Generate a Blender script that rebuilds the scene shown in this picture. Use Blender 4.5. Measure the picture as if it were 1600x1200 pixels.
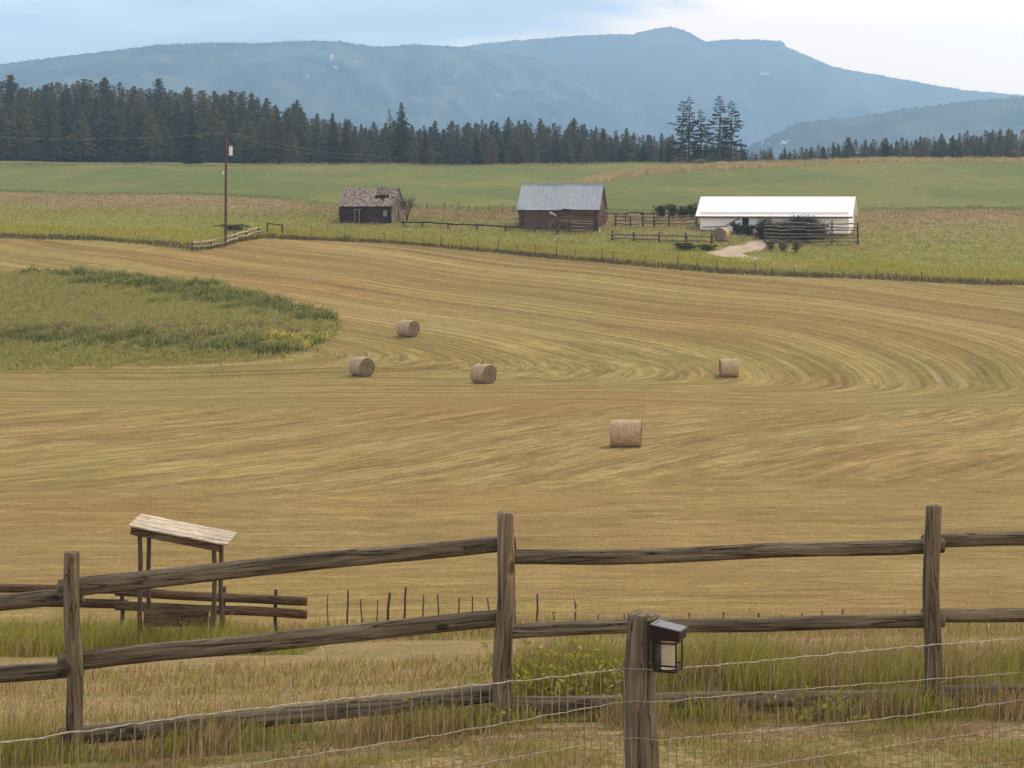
import bpy, math, random
import numpy as np
from mathutils import Vector, Matrix
R = math.radians
scene = bpy.context.scene
for o in list(bpy.data.objects): bpy.data.objects.remove(o)

# ------------------------------------------------------------------ camera
F = 3500.0            # focal length in pixels of a 1600 px wide picture
HY = 300.0            # horizon row
cam_d = bpy.data.cameras.new("camera")
cam = bpy.data.objects.new("camera", cam_d)
scene.collection.objects.link(cam)
cam.location = (0, 0, 0)
cam.rotation_euler = (R(90), 0, 0)
cam_d.sensor_width = 36.0
cam_d.lens = F / 1600 * 36.0
cam_d.shift_y = -(600 - HY) / 1600
cam_d.clip_start = 0.1
cam_d.clip_end = 40000
scene.camera = cam

# ------------------------------------------------------------------ light
SUN_EL, SUN_AZ = R(50), R(34)           # azimuth from +Y towards +X
sv = Vector((math.sin(SUN_AZ) * math.cos(SUN_EL), math.cos(SUN_AZ) * math.cos(SUN_EL), math.sin(SUN_EL)))
sd = bpy.data.lights.new("sun", 'SUN')
sd.energy = 2.4
sd.angle = R(10)
sd.color = (1.0, 0.88, 0.72)
sun = bpy.data.objects.new("sun", sd)
scene.collection.objects.link(sun)
sun.rotation_euler = (-sv).to_track_quat('-Z', 'Y').to_euler()

world = bpy.data.worlds.new("World")
scene.world = world
world.use_nodes = True
wn, wl = world.node_tree.nodes, world.node_tree.links
wn.clear()
wo = wn.new('ShaderNodeOutputWorld')
bg = wn.new('ShaderNodeBackground')
bg.inputs['Strength'].default_value = 0.11
sky = wn.new('ShaderNodeTexSky')
sky.sky_type = 'NISHITA'
sky.sun_disc = False
sky.sun_elevation = SUN_EL
sky.sun_rotation = SUN_AZ
sky.air_density = 1.0
sky.dust_density = 2.0
sky.ozone_density = 1.2
tc = wn.new('ShaderNodeTexCoord')
# thin high overcast: pale cloud drawn over the sky, thicker and creamier to the right of the peak
mp = wn.new('ShaderNodeMapping'); mp.inputs['Scale'].default_value = (5, 5, 26)
wl.new(tc.outputs['Generated'], mp.inputs['Vector'])
cn = wn.new('ShaderNodeTexNoise'); cn.inputs['Scale'].default_value = 1.6; cn.inputs['Detail'].default_value = 5
cn.inputs['Roughness'].default_value = 0.55
wl.new(mp.outputs['Vector'], cn.inputs['Vector'])
cr = wn.new('ShaderNodeMapRange'); cr.inputs['From Min'].default_value = 0.3; cr.inputs['From Max'].default_value = 0.7
cr.inputs['To Min'].default_value = 0.5; cr.inputs['To Max'].default_value = 0.9
wl.new(cn.outputs['Fac'], cr.inputs['Value'])
sz = wn.new('ShaderNodeSeparateXYZ'); wl.new(tc.outputs['Generated'], sz.inputs[0])
ze = wn.new('ShaderNodeMapRange'); ze.inputs['From Min'].default_value = 0.1; ze.inputs['From Max'].default_value = 0.45; wl.new(sz.outputs['Z'], ze.inputs['Value'])
cc = wn.new('ShaderNodeMixRGB'); cc.inputs['Color1'].default_value = (11.2, 12.3, 14.4, 1); cc.inputs['Color2'].default_value = (8.3, 7.9, 7.4, 1); wl.new(ze.outputs[0], cc.inputs['Fac'])
cv = wn.new('ShaderNodeMapRange'); cv.inputs['From Min'].default_value = 0.35; cv.inputs['From Max'].default_value = 0.65; cv.inputs['To Min'].default_value = 0.84; cv.inputs['To Max'].default_value = 1.12; wl.new(cn.outputs['Fac'], cv.inputs['Value'])
cvm = wn.new('ShaderNodeVectorMath'); cvm.operation = 'SCALE'; wl.new(cc.outputs[0], cvm.inputs[0]); wl.new(cv.outputs[0], cvm.inputs['Scale'])
m1 = wn.new('ShaderNodeMixRGB'); wl.new(cvm.outputs[0], m1.inputs['Color2'])
wl.new(cr.outputs['Result'], m1.inputs['Fac']); wl.new(sky.outputs['Color'], m1.inputs['Color1'])
sep = wn.new('ShaderNodeSeparateXYZ'); wl.new(tc.outputs['Generated'], sep.inputs['Vector'])
# cream bank: edge runs down to the left; q = x*0.28 - z + offset + noise
q1 = wn.new('ShaderNodeMath'); q1.operation = 'MULTIPLY_ADD'
q1.inputs[1].default_value = 0.30; q1.inputs[2].default_value = 0.0645
wl.new(sep.outputs['X'], q1.inputs[0])
q2 = wn.new('ShaderNodeMath'); q2.operation = 'SUBTRACT'
wl.new(q1.outputs[0], q2.inputs[0]); wl.new(sep.outputs['Z'], q2.inputs[1])
cn2 = wn.new('ShaderNodeTexNoise'); cn2.inputs['Scale'].default_value = 4.0; cn2.inputs['Detail'].default_value = 4
wl.new(mp.outputs['Vector'], cn2.inputs['Vector'])
q3 = wn.new('ShaderNodeMath'); q3.operation = 'MULTIPLY_ADD'; q3.inputs[1].default_value = 0.035
wl.new(cn2.outputs['Fac'], q3.inputs[0]); wl.new(q2.outputs[0], q3.inputs[2])
q4 = wn.new('ShaderNodeMapRange'); q4.interpolation_type = 'SMOOTHSTEP'
q4.inputs['From Min'].default_value = 0.004; q4.inputs['From Max'].default_value = 0.034
wl.new(q3.outputs[0], q4.inputs['Value'])
m2 = wn.new('ShaderNodeMixRGB'); m2.inputs['Color2'].default_value = (26, 19.5, 14, 1)
wl.new(q4.outputs['Result'], m2.inputs['Fac']); wl.new(m1.outputs['Color'], m2.inputs['Color1'])
wl.new(m2.outputs['Color'], bg.inputs['Color'])
wl.new(bg.outputs['Background'], wo.inputs['Surface'])

scene.view_settings.view_transform = 'Standard'
scene.view_settings.look = 'None'
scene.view_settings.exposure = 0.37
scene.view_settings.gamma = 1.0
scene.view_settings.use_curve_mapping = False

# ------------------------------------------------------------------ ground shape
_Y = np.array([-40, 0, 5, 9.5, 14.2, 20, 30, 42, 70, 100, 122, 150, 165, 175, 186, 197, 215, 235, 250, 262, 275, 300, 350, 420, 500, 560, 640, 800, 1100, 1800, 3000, 9400.])
_y = {14.2: 1128, 20: 1082, 30: 1030, 42: 985, 70: 864, 100: 758, 122: 697, 150: 640, 165: 613, 175: 596, 186: 563, 197: 526, 215: 476,
      235: 426, 250: 392, 262: 367, 275: 346, 300: 328, 350: 303, 420: 279, 500: 258}
_fix = {-40: -2.3, 0: -2.75, 5: -2.85, 9.5: -3.08, 560: 6.3, 640: 5.0, 800: -2, 1100: -22, 1800: -58, 3000: -70, 9400: -70}
_Z = np.array([_fix[v] if v in _fix else (HY - _y[v]) / F * v for v in _Y.tolist()])
def _pchip_slopes(x, y):
    h = np.diff(x); d = np.diff(y) / h
    m = np.zeros_like(y)
    for i in range(1, len(x) - 1):
        if d[i-1] * d[i] > 0:
            w1 = 2*h[i] + h[i-1]; w2 = h[i] + 2*h[i-1]
            m[i] = (w1 + w2) / (w1 / d[i-1] + w2 / d[i])
    m[0] = d[0]; m[-1] = d[-1]
    return m
_M = _pchip_slopes(_Y, _Z)
def prof(Y):
    Y = np.clip(Y, _Y[0], _Y[-1])
    i = np.clip(np.searchsorted(_Y, Y) - 1, 0, len(_Y) - 2)
    h = _Y[i+1] - _Y[i]; t = (Y - _Y[i]) / h
    t2, t3 = t*t, t*t*t
    return (2*t3 - 3*t2 + 1)*_Z[i] + (t3 - 2*t2 + t)*h*_M[i] + (-2*t3 + 3*t2)*_Z[i+1] + (t3 - t2)*h*_M[i+1]
def gz(X, Y):
    X = np.asarray(X, float); Y = np.asarray(Y, float)
    z = prof(Y)
    near = np.exp(-(Y / 34.0)**2)
    sl = np.where(X < 0, 0.10, 0.02)
    z = z + near * sl * 4.0 * np.tanh(X / 4.0)
    # gentle swells of the hay field and the hills behind
    w = np.clip((Y - 60) / 60, 0, 1)
    z = z + w * 0.16 * (np.sin(X*0.11 + Y*0.05) + 0.6*np.sin(X*0.23 - Y*0.09 + 1.7))
    # right hand hillock along the far ditch bank
    z = z + 1.25 * np.exp(-((Y - 480) / 90)**2) / (1 + np.exp(-(X - 45) / 14.0))
    # higher ground under the forest to the left
    z = z + 3.0 * np.exp(-((Y - 640) / 80)**2) / (1 + np.exp((X + 65) / 16.0))
    # rough weedy hummock at the left side of the hay field
    z = z + 0.55 * np.exp(-((X + 22) / 9)**2 - ((Y - 200) / 11)**2)
    return z
def G(x, y, y0=30.0, y1=520.0):
    """where the line of sight through picture point (x, y) meets the ground"""
    Ys = np.linspace(y0, y1, 6000)
    X = (x - 800) / F * Ys
    d = gz(X, Ys) - (HY - y) / F * Ys
    k = np.where(d > 0)[0]
    if len(k) == 0: k = [int(np.argmax(gz(X, Ys) / Ys))]
    Y = Ys[k[0]]
    X = (x - 800) / F * Y
    return Vector((float(X), float(Y), float(gz(X, Y))))
def P(x, y, Y):
    return Vector(((x - 800) / F * Y, Y, (HY - y) / F * Y))
def GX(x, Y):
    X = (x - 800) / F * Y
    return Vector((X, Y, float(gz(X, Y))))

# ------------------------------------------------------------------ helpers
def link(o, parent=None):
    scene.collection.objects.link(o)
    if parent is not None: o.parent = parent
    return o
def tag(o, label=None, cat=None, group=None, kind=None):
    if label: o['label'] = label
    if cat: o['category'] = cat
    if group: o['group'] = group
    if kind: o['kind'] = kind
    return o
def empty(name, loc, rz=0.0):
    o = bpy.data.objects.new(name, None); o.empty_display_size = 0.2
    o.location = loc; o.rotation_euler = (0, 0, rz)
    return link(o)
def mesh_np(name, verts, faces_list, mats=(), colors=None, attrs=None, smooth=False, mat_idx=None):
    """faces_list: list of int arrays (n,k)"""
    me = bpy.data.meshes.new(name)
    verts = np.asarray(verts, np.float32).reshape(-1, 3)
    me.vertices.add(len(verts)); me.vertices.foreach_set('co', verts.ravel())
    li = np.concatenate([f.ravel() for f in faces_list]).astype(np.int32)
    tot = np.concatenate([np.full(len(f), f.shape[1]) for f in faces_list]).astype(np.int32)
    st = np.concatenate([[0], np.cumsum(tot)[:-1]]).astype(np.int32)
    me.loops.add(len(li)); me.loops.foreach_set('vertex_index', li)
    me.polygons.add(len(tot)); me.polygons.foreach_set('loop_start', st)
    me.polygons.foreach_set('loop_total', tot)
    if smooth: me.polygons.foreach_set('use_smooth', np.ones(len(tot), bool))
    if mat_idx is not None: me.polygons.foreach_set('material_index', np.asarray(mat_idx, np.int32))
    me.update(calc_edges=True)
    if colors is not None:
        a = me.color_attributes.new('Col', 'FLOAT_COLOR', 'POINT')
        c = np.ones((len(verts), 4), np.float32); c[:, :3] = colors
        a.data.foreach_set('color', c.ravel())
    if attrs:
        for k, v in attrs.items():
            v = np.asarray(v, np.float32)
            if v.ndim == 1:
                a = me.attributes.new(k, 'FLOAT', 'POINT'); a.data.foreach_set('value', v)
            else:
                a = me.attributes.new(k, 'FLOAT_VECTOR', 'POINT'); a.data.foreach_set('vector', v.ravel())
    for m in mats: me.materials.append(m)
    return me
class MB:
    """collects shapes that become ONE mesh"""
    def __init__(self): self.v = []; self.f = []; self.mi = []; self.m = 0
    def add(self, vs, fs):
        b = len(self.v); self.v += [tuple(p) for p in vs]
        for f in fs: self.f.append(tuple(b + i for i in f)); self.mi.append(self.m)
    def box(self, c, s, rot=None):
        c = Vector(c); hx, hy, hz = s[0]/2, s[1]/2, s[2]/2
        vs = [Vector((x, y, z)) for x in (-hx, hx) for y in (-hy, hy) for z in (-hz, hz)]
        if rot is not None: vs = [rot @ p for p in vs]
        self.add([c + p for p in vs], [(0,1,3,2),(4,6,7,5),(0,4,5,1),(2,3,7,6),(0,2,6,4),(1,5,7,3)])
    def tube(self, pts, rad, n=8, jit=0.0, seed=0, sq=0.0, cap=True):
        rnd = random.Random(seed); pts = [Vector(p) for p in pts]
        if not hasattr(rad, '__len__'): rad = [rad]*len(pts)
        ring = []
        ref = None; vs = []
        for i, p in enumerate(pts):
            d = (pts[min(i+1, len(pts)-1)] - pts[max(i-1, 0)]).normalized()
            if ref is None: ref = Vector((0, 0, 1)) if abs(d.z) < 0.9 else Vector((1, 0, 0))
            u = ref.cross(d).normalized(); w = d.cross(u).normalized(); ref = w if abs(d.z) < 0.9 else ref
            for k in range(n):
                a = 2*math.pi*k/n
                r = rad[i] * (1 + jit*(rnd.random()*2-1))
                if sq: r *= 1 + sq*(abs(math.cos(2*a))*-0.0 + (1/max(abs(math.cos(a)), abs(math.sin(a))) - 1))
                vs.append(p + u*math.cos(a)*r + w*math.sin(a)*r)
        fs = []
        for i in range(len(pts)-1):
            for k in range(n):
                k2 = (k+1) % n
                fs.append((i*n+k, i*n+k2, (i+1)*n+k2, (i+1)*n+k))
        if cap:
            fs.append(tuple(range(n-1, -1, -1))); fs.append(tuple((len(pts)-1)*n + k for k in range(n)))
        self.add(vs, fs)
    def build(self, name, mat, parent=None, smooth=False, loc=None):
        me = bpy.data.meshes.new(name)
        v = self.v if loc is None else [tuple(Vector(p) - Vector(loc)) for p in self.v]
        me.from_pydata(v, [], self.f)
        for m in (mat if isinstance(mat, (list, tuple)) else [mat]): me.materials.append(m)
        me.polygons.foreach_set('material_index', self.mi)
        if smooth: me.polygons.foreach_set('use_smooth', [True]*len(self.f))
        me.update()
        o = bpy.data.objects.new(name, me)
        if loc is not None: o.location = loc
        return link(o, parent)

# ------------------------------------------------------------------ materials
def newmat(name):
    m = bpy.data.materials.new(name); m.use_nodes = True
    nt = m.node_tree; b = nt.nodes['Principled BSDF']
    return m, nt, nt.nodes, nt.links, b
def N(nd, t, **kw):
    n = nd.new(t)
    for k, v in kw.items():
        if k in n.inputs: n.inputs[k].default_value = v
        else: setattr(n, k, v)
    return n
def ramp(nd, stops, interp='LINEAR'):
    r = nd.new('ShaderNodeValToRGB'); cr = r.color_ramp; cr.interpolation = interp
    while len(cr.elements) < len(stops): cr.elements.new(0.5)
    for e, (p, c) in zip(cr.elements, stops):
        e.position = p; e.color = (c[0], c[1], c[2], 1) if hasattr(c, '__len__') else (c, c, c, 1)
    return r
def noise_mat(name, stops, scale=(1, 1, 1), ns=3.0, detail=6, rough=0.85, bump=0.0, bdist=0.02, spec=0.2, metal=0.0, coord='Object', dist=0.0):
    m, nt, nd, lk, b = newmat(name)
    t = nd.new('ShaderNodeTexCoord'); mp = nd.new('ShaderNodeMapping'); mp.inputs['Scale'].default_value = scale
    lk.new(t.outputs[coord], mp.inputs['Vector'])
    n = N(nd, 'ShaderNodeTexNoise', Scale=ns, Detail=detail, Roughness=0.62, Distortion=dist)
    lk.new(mp.outputs['Vector'], n.inputs['Vector'])
    r = ramp(nd, stops); lk.new(n.outputs['Fac'], r.inputs['Fac'])
    lk.new(r.outputs['Color'], b.inputs['Base Color'])
    b.inputs['Roughness'].default_value = rough; b.inputs['Specular IOR Level'].default_value = spec
    b.inputs['Metallic'].default_value = metal
    if bump:
        bp = N(nd, 'ShaderNodeBump', Strength=bump, Distance=bdist)
        lk.new(n.outputs['Fac'], bp.inputs['Height']); lk.new(bp.outputs['Normal'], b.inputs['Normal'])
    return m
def log_mat(name, c0, c1, c2, along=2, k=1.0, crack=1.0):
    """weathered wood whose grain runs along one local axis, with dark checks and knots"""
    m, nt, nd, lk, b = newmat(name)
    t = nd.new('ShaderNodeTexCoord')
    oi = nd.new('ShaderNodeObjectInfo')
    off = N(nd, 'ShaderNodeVectorMath', operation='SCALE'); off.inputs[0].default_value = (37, 17, 29)
    lk.new(oi.outputs['Random'], off.inputs['Scale'])
    ad = N(nd, 'ShaderNodeVectorMath', operation='ADD'); lk.new(t.outputs['Object'], ad.inputs[0]); lk.new(off.outputs[0], ad.inputs[1])
    s = [16*k]*3; s[along] = 0.9*k
    mp = nd.new('ShaderNodeMapping'); mp.inputs['Scale'].default_value = s
    lk.new(ad.outputs[0], mp.inputs['Vector'])
    n = N(nd, 'ShaderNodeTexNoise', Scale=2.2, Detail=8, Roughness=0.6, Distortion=0.6); lk.new(mp.outputs['Vector'], n.inputs['Vector'])
    r = ramp(nd, [(0.30, c0), (0.5, c1), (0.72, c2)]); lk.new(n.outputs['Fac'], r.inputs['Fac'])
    s2 = [9*k]*3; s2[along] = 0.35*k
    mp2 = nd.new('ShaderNodeMapping'); mp2.inputs['Scale'].default_value = s2; lk.new(ad.outputs[0], mp2.inputs['Vector'])
    n2 = N(nd, 'ShaderNodeTexNoise', Scale=2.4, Detail=3, Roughness=0.5, Distortion=0.8); lk.new(mp2.outputs['Vector'], n2.inputs['Vector'])
    # a check is a narrow band where the noise crosses a value
    d = N(nd, 'ShaderNodeMath', operation='SUBTRACT'); d.inputs[1].default_value = 0.52; lk.new(n2.outputs['Fac'], d.inputs[0])
    a = N(nd, 'ShaderNodeMath', operation='ABSOLUTE'); lk.new(d.outputs[0], a.inputs[0])
    mr = N(nd, 'ShaderNodeMapRange'); mr.inputs['From Min'].default_value = 0.0; mr.inputs['From Max'].default_value = 0.022*crack
    lk.new(a.outputs[0], mr.inputs['Value'])
    n3 = N(nd, 'ShaderNodeTexNoise', Scale=1.3*k, Detail=3); lk.new(ad.outputs[0], n3.inputs['Vector'])
    tint = ramp(nd, [(0.35, (0.75, 0.72, 0.68)), (0.65, (1.15, 1.1, 1.02))]); lk.new(n3.outputs['Fac'], tint.inputs['Fac'])
    mu = N(nd, 'ShaderNodeMixRGB', blend_type='MULTIPLY', Fac=1.0); lk.new(r.outputs['Color'], mu.inputs['Color1']); lk.new(tint.outputs['Color'], mu.inputs['Color2'])
    mx = N(nd, 'ShaderNodeMixRGB'); mx.inputs['Color1'].default_value = (c0[0]*.35, c0[1]*.33, c0[2]*.3, 1)
    lk.new(mr.outputs['Result'], mx.inputs['Fac']); lk.new(mu.outputs['Color'], mx.inputs['Color2'])
    s3 = [5*k]*3; s3[along] = 2.2*k
    mp3 = nd.new('ShaderNodeMapping'); mp3.inputs['Scale'].default_value = s3; lk.new(ad.outputs[0], mp3.inputs['Vector'])
    vo = N(nd, 'ShaderNodeTexVoronoi', Scale=1.0); lk.new(mp3.outputs[0], vo.inputs['Vector'])
    kr = ramp(nd, [(0.0, (0.25, 0.22, 0.2)), (0.09, (0.45, 0.42, 0.38)), (0.13, (1.2, 1.15, 1.1)), (0.2, (1, 1, 1))]); lk.new(vo.outputs['Distance'], kr.inputs[0])
    kk = N(nd, 'ShaderNodeMixRGB', blend_type='MULTIPLY', Fac=1.0); lk.new(mx.outputs[0], kk.inputs[1]); lk.new(kr.outputs[0], kk.inputs[2])
    lk.new(kk.outputs['Color'], b.inputs['Base Color'])
    hh = N(nd, 'ShaderNodeMath', operation='MULTIPLY_ADD'); hh.inputs[1].default_value = 0.35
    lk.new(n.outputs['Fac'], hh.inputs[0]); lk.new(mr.outputs['Result'], hh.inputs[2])
    bp = N(nd, 'ShaderNodeBump', Strength=0.7, Distance=0.006/k); lk.new(hh.outputs[0], bp.inputs['Height']); lk.new(bp.outputs['Normal'], b.inputs['Normal'])
    b.inputs['Roughness'].default_value = 0.9; b.inputs['Specular IOR Level'].default_value = 0.15
    return m
def leaf_mat(name, tint=(1, 1, 1), trans=0.25):
    m, nt, nd, lk, b = newmat(name)
    a = nd.new('ShaderNodeVertexColor'); a.layer_name = 'Col'
    mu = N(nd, 'ShaderNodeMixRGB', blend_type='MULTIPLY', Fac=1.0); mu.inputs['Color2'].default_value = (*tint, 1)
    lk.new(a.outputs['Color'], mu.inputs['Color1'])
    lk.new(mu.outputs['Color'], b.inputs['Base Color']); b.inputs['Roughness'].default_value = 0.8
    b.inputs['Specular IOR Level'].default_value = 0.1
    tr = nd.new('ShaderNodeBsdfTranslucent'); lk.new(mu.outputs['Color'], tr.inputs['Color'])
    mix = nd.new('ShaderNodeMixShader'); mix.inputs[0].default_value = trans
    lk.new(b.outputs[0], mix.inputs[1]); lk.new(tr.outputs[0], mix.inputs[2])
    lk.new(mix.outputs[0], nd['Material Output'].inputs['Surface'])
    return m

M = {}
M['rail'] = log_mat('rail wood', (0.05, 0.040, 0.028), (0.135, 0.112, 0.080), (0.245, 0.212, 0.158), along=0)
M['post'] = log_mat('post wood', (0.055, 0.042, 0.030), (0.15, 0.119, 0.083), (0.26, 0.215, 0.155), along=2)
M['brownrail'] = log_mat('brown rail wood', (0.05, 0.030, 0.019), (0.125, 0.08, 0.053), (0.2, 0.14, 0.095), along=0)
M['oldlog'] = log_mat('red brown old logs', (0.04, 0.024, 0.016), (0.13, 0.08, 0.052), (0.25, 0.165, 0.115), along=0, k=0.35)
M['darklog'] = log_mat('dark old logs', (0.022, 0.013, 0.011), (0.058, 0.038, 0.032), (0.12, 0.085, 0.07), along=0, k=0.35)
M['greylog'] = log_mat('silver grey logs', (0.08, 0.062, 0.05), (0.2, 0.16, 0.13), (0.34, 0.29, 0.24), along=0, k=0.4)
M['greyboard'] = log_mat('silver grey boards', (0.12, 0.095, 0.08), (0.26, 0.215, 0.18), (0.4, 0.35, 0.3), along=2, k=0.4)
M['paleboard'] = log_mat('pale boards', (0.25, 0.2, 0.16), (0.42, 0.37, 0.3), (0.6, 0.54, 0.46), along=0, k=0.4)
M['stake'] = noise_mat('stake wood', [(0.3, (0.05, 0.035, 0.025)), (0.7, (0.12, 0.09, 0.065))], (9, 9, 1))
M['stalk'] = noise_mat('green stalk', [(0.3, (0.12, 0.12, 0.035)), (0.7, (0.24, 0.2, 0.08))])
M['dark'] = noise_mat('dark inside', [(0.3, (0.012, 0.009, 0.008)), (0.7, (0.03, 0.022, 0.018))])
M['pole'] = log_mat('utility pole wood', (0.05, 0.03, 0.022), (0.115, 0.07, 0.052), (0.17, 0.115, 0.09), along=2, k=0.5)
M['wire'] = noise_mat('galvanised wire', [(0.3, (0.19, 0.165, 0.125)), (0.7, (0.32, 0.285, 0.215))], rough=0.45, metal=0.35, spec=0.5, ns=12)
M['wiredark'] = noise_mat('mesh wire', [(0.3, (0.12, 0.1, 0.07)), (0.7, (0.30, 0.27, 0.2))], rough=0.5, metal=0.3, ns=9)
M['blade'] = leaf_mat('grass blades')
M['needle'] = leaf_mat('conifer needles', trans=0.12)
M['bark'] = noise_mat('conifer bark', [(0.3, (0.05, 0.035, 0.028)), (0.7, (0.13, 0.09, 0.07))], (4, 4, 1), bump=0.4)
M['palegrey'] = noise_mat('pale grey enamel', [(0.3, (0.5, 0.5, 0.46)), (0.7, (0.62, 0.62, 0.58))], rough=0.5)
M['bronze'] = noise_mat('dark bronze paint', [(0.3, (0.014, 0.008, 0.006)), (0.7, (0.026, 0.016, 0.012))], ns=20, rough=0.6, spec=0.15)
M['rust'] = noise_mat('rusty steel', [(0.3, (0.1, 0.05, 0.03)), (0.7, (0.2, 0.1, 0.06))], ns=4)

# ------------------------------------------------------------------ ground bands
def sX(s, Y): return s * (14 + 0.36 * Y)
def sOf(p): return p.x / (14 + 0.36 * p.y)
def boundary(pts):
    q = sorted([(sOf(p), p.y) for p in pts])
    a = np.array(q)
    return lambda s: np.interp(s, a[:, 0], a[:, 1])
edge_px = [(-100, 372), (150, 376), (300, 392), (348, 388), (372, 379), (410, 373), (500, 376), (600, 380), (700, 389), (800, 398), (900, 408), (1000, 417), (1100, 426), (1252, 434), (1420, 440), (1700, 446)]
edge_pts = [G(x, y) for x, y in edge_px]
B_near = lambda s: np.full_like(np.asarray(s, float), 44.0)
B_edge = boundary(edge_pts)
green_px = [(-100, 300), (348, 306), (450, 314), (560, 326), (700, 328), (820, 328), (960, 332), (1100, 335), (1300, 332), (1700, 330)]
B_green = boundary([G(x, y) for x, y in green_px])
B_far = lambda s: np.full_like(np.asarray(s, float), 590.0)
B_end = lambda s: np.full_like(np.asarray(s, float), 9300.0)
B_beg = lambda s: np.full_like(np.asarray(s, float), -12.0)

def band(name, b0, b1, ns, nt, power=1.0, attr_fn=None, extra=None):
    s = np.linspace(-1, 1, ns)
    t = np.linspace(0, 1, nt) ** power
    y0, y1 = b0(s), b1(s)
    Y = y0[None, :] + (y1 - y0)[None, :] * t[:, None]
    X = sX(s[None, :], np.maximum(Y, -12))
    Z = gz(X, Y)
    V = np.stack([X, Y, Z], -1).reshape(-1, 3)
    i = np.arange(nt - 1)[:, None] * ns + np.arange(ns - 1)[None, :]
    f = np.stack([i, i + 1, i + ns + 1, i + ns], -1).reshape(-1, 4)
    attrs = {'t': np.repeat(t, ns)}
    if attr_fn: attrs.update(attr_fn(X.ravel(), Y.ravel()))
    me = mesh_np(name, V, [f], attrs=attrs, smooth=True)
    o = bpy.data.objects.new(name, me)
    link(o); tag(o, kind='structure')
    return o
def smax(a, b, k):
    h = np.clip(0.5 + 0.5*(a - b)/k, 0, 1)
    return b + (a - b)*h + k*h*(1 - h)
def rows(X, Y):
    # swath coordinates of the three mown parts of the field (metres across the swaths, metres along them)
    wob = 1.3*np.sin(X*0.13 + 0.7) + 0.9*np.sin(Y*0.11 + X*0.07)
    cx, cy = 1.0, 181.0
    dx, dy = X - cx, Y - cy
    up = dx*0.62 + dy*0.785
    dn = dx*0.05 - dy*1.6
    rt = dx*0.97 - dy*0.1
    A = smax(smax(up, dn, 15.0), rt, 17.0) + 0.3*wob
    A2 = np.arctan2(dy, dx) * 14 + (dx*0.785 - dy*0.62)*0.3
    Bc = X*0.88 - (Y - 110)*0.47 + 0.00004*(Y-110)**3*0 + 0.5*wob
    Bl = X*0.47 + Y*0.88
    Cc = Y - 0.10*X + 1.2*np.sin(X*0.05 + 1)
    Cl = X + 0.1*Y
    za = np.clip((Y - (150.5 + 0.6*np.sin(X*0.2)))/2.0, 0, 1)
    zb = np.clip((Y - (92 + 0.25*X + 2.0*np.sin(X*0.25)))/14.0, 0, 1)
    zt = np.zeros_like(X)
    return {'ra': np.stack([A, A2, zt], -1), 'rb': np.stack([Bc, Bl, zt+9], -1), 'rc': np.stack([Cc, Cl, zt+21], -1), 'za': za, 'zb': zb}
yard = band('ground', B_beg, B_near, 120, 160)
hay = band('hay_field', B_near, B_edge, 330, 420, attr_fn=rows)
mead = band('meadow', B_edge, B_green, 220, 90)
past = band('green_field', B_green, B_far, 160, 160)
vall = band('valley_floor', B_far, B_end, 80, 120, power=2.0)

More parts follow.
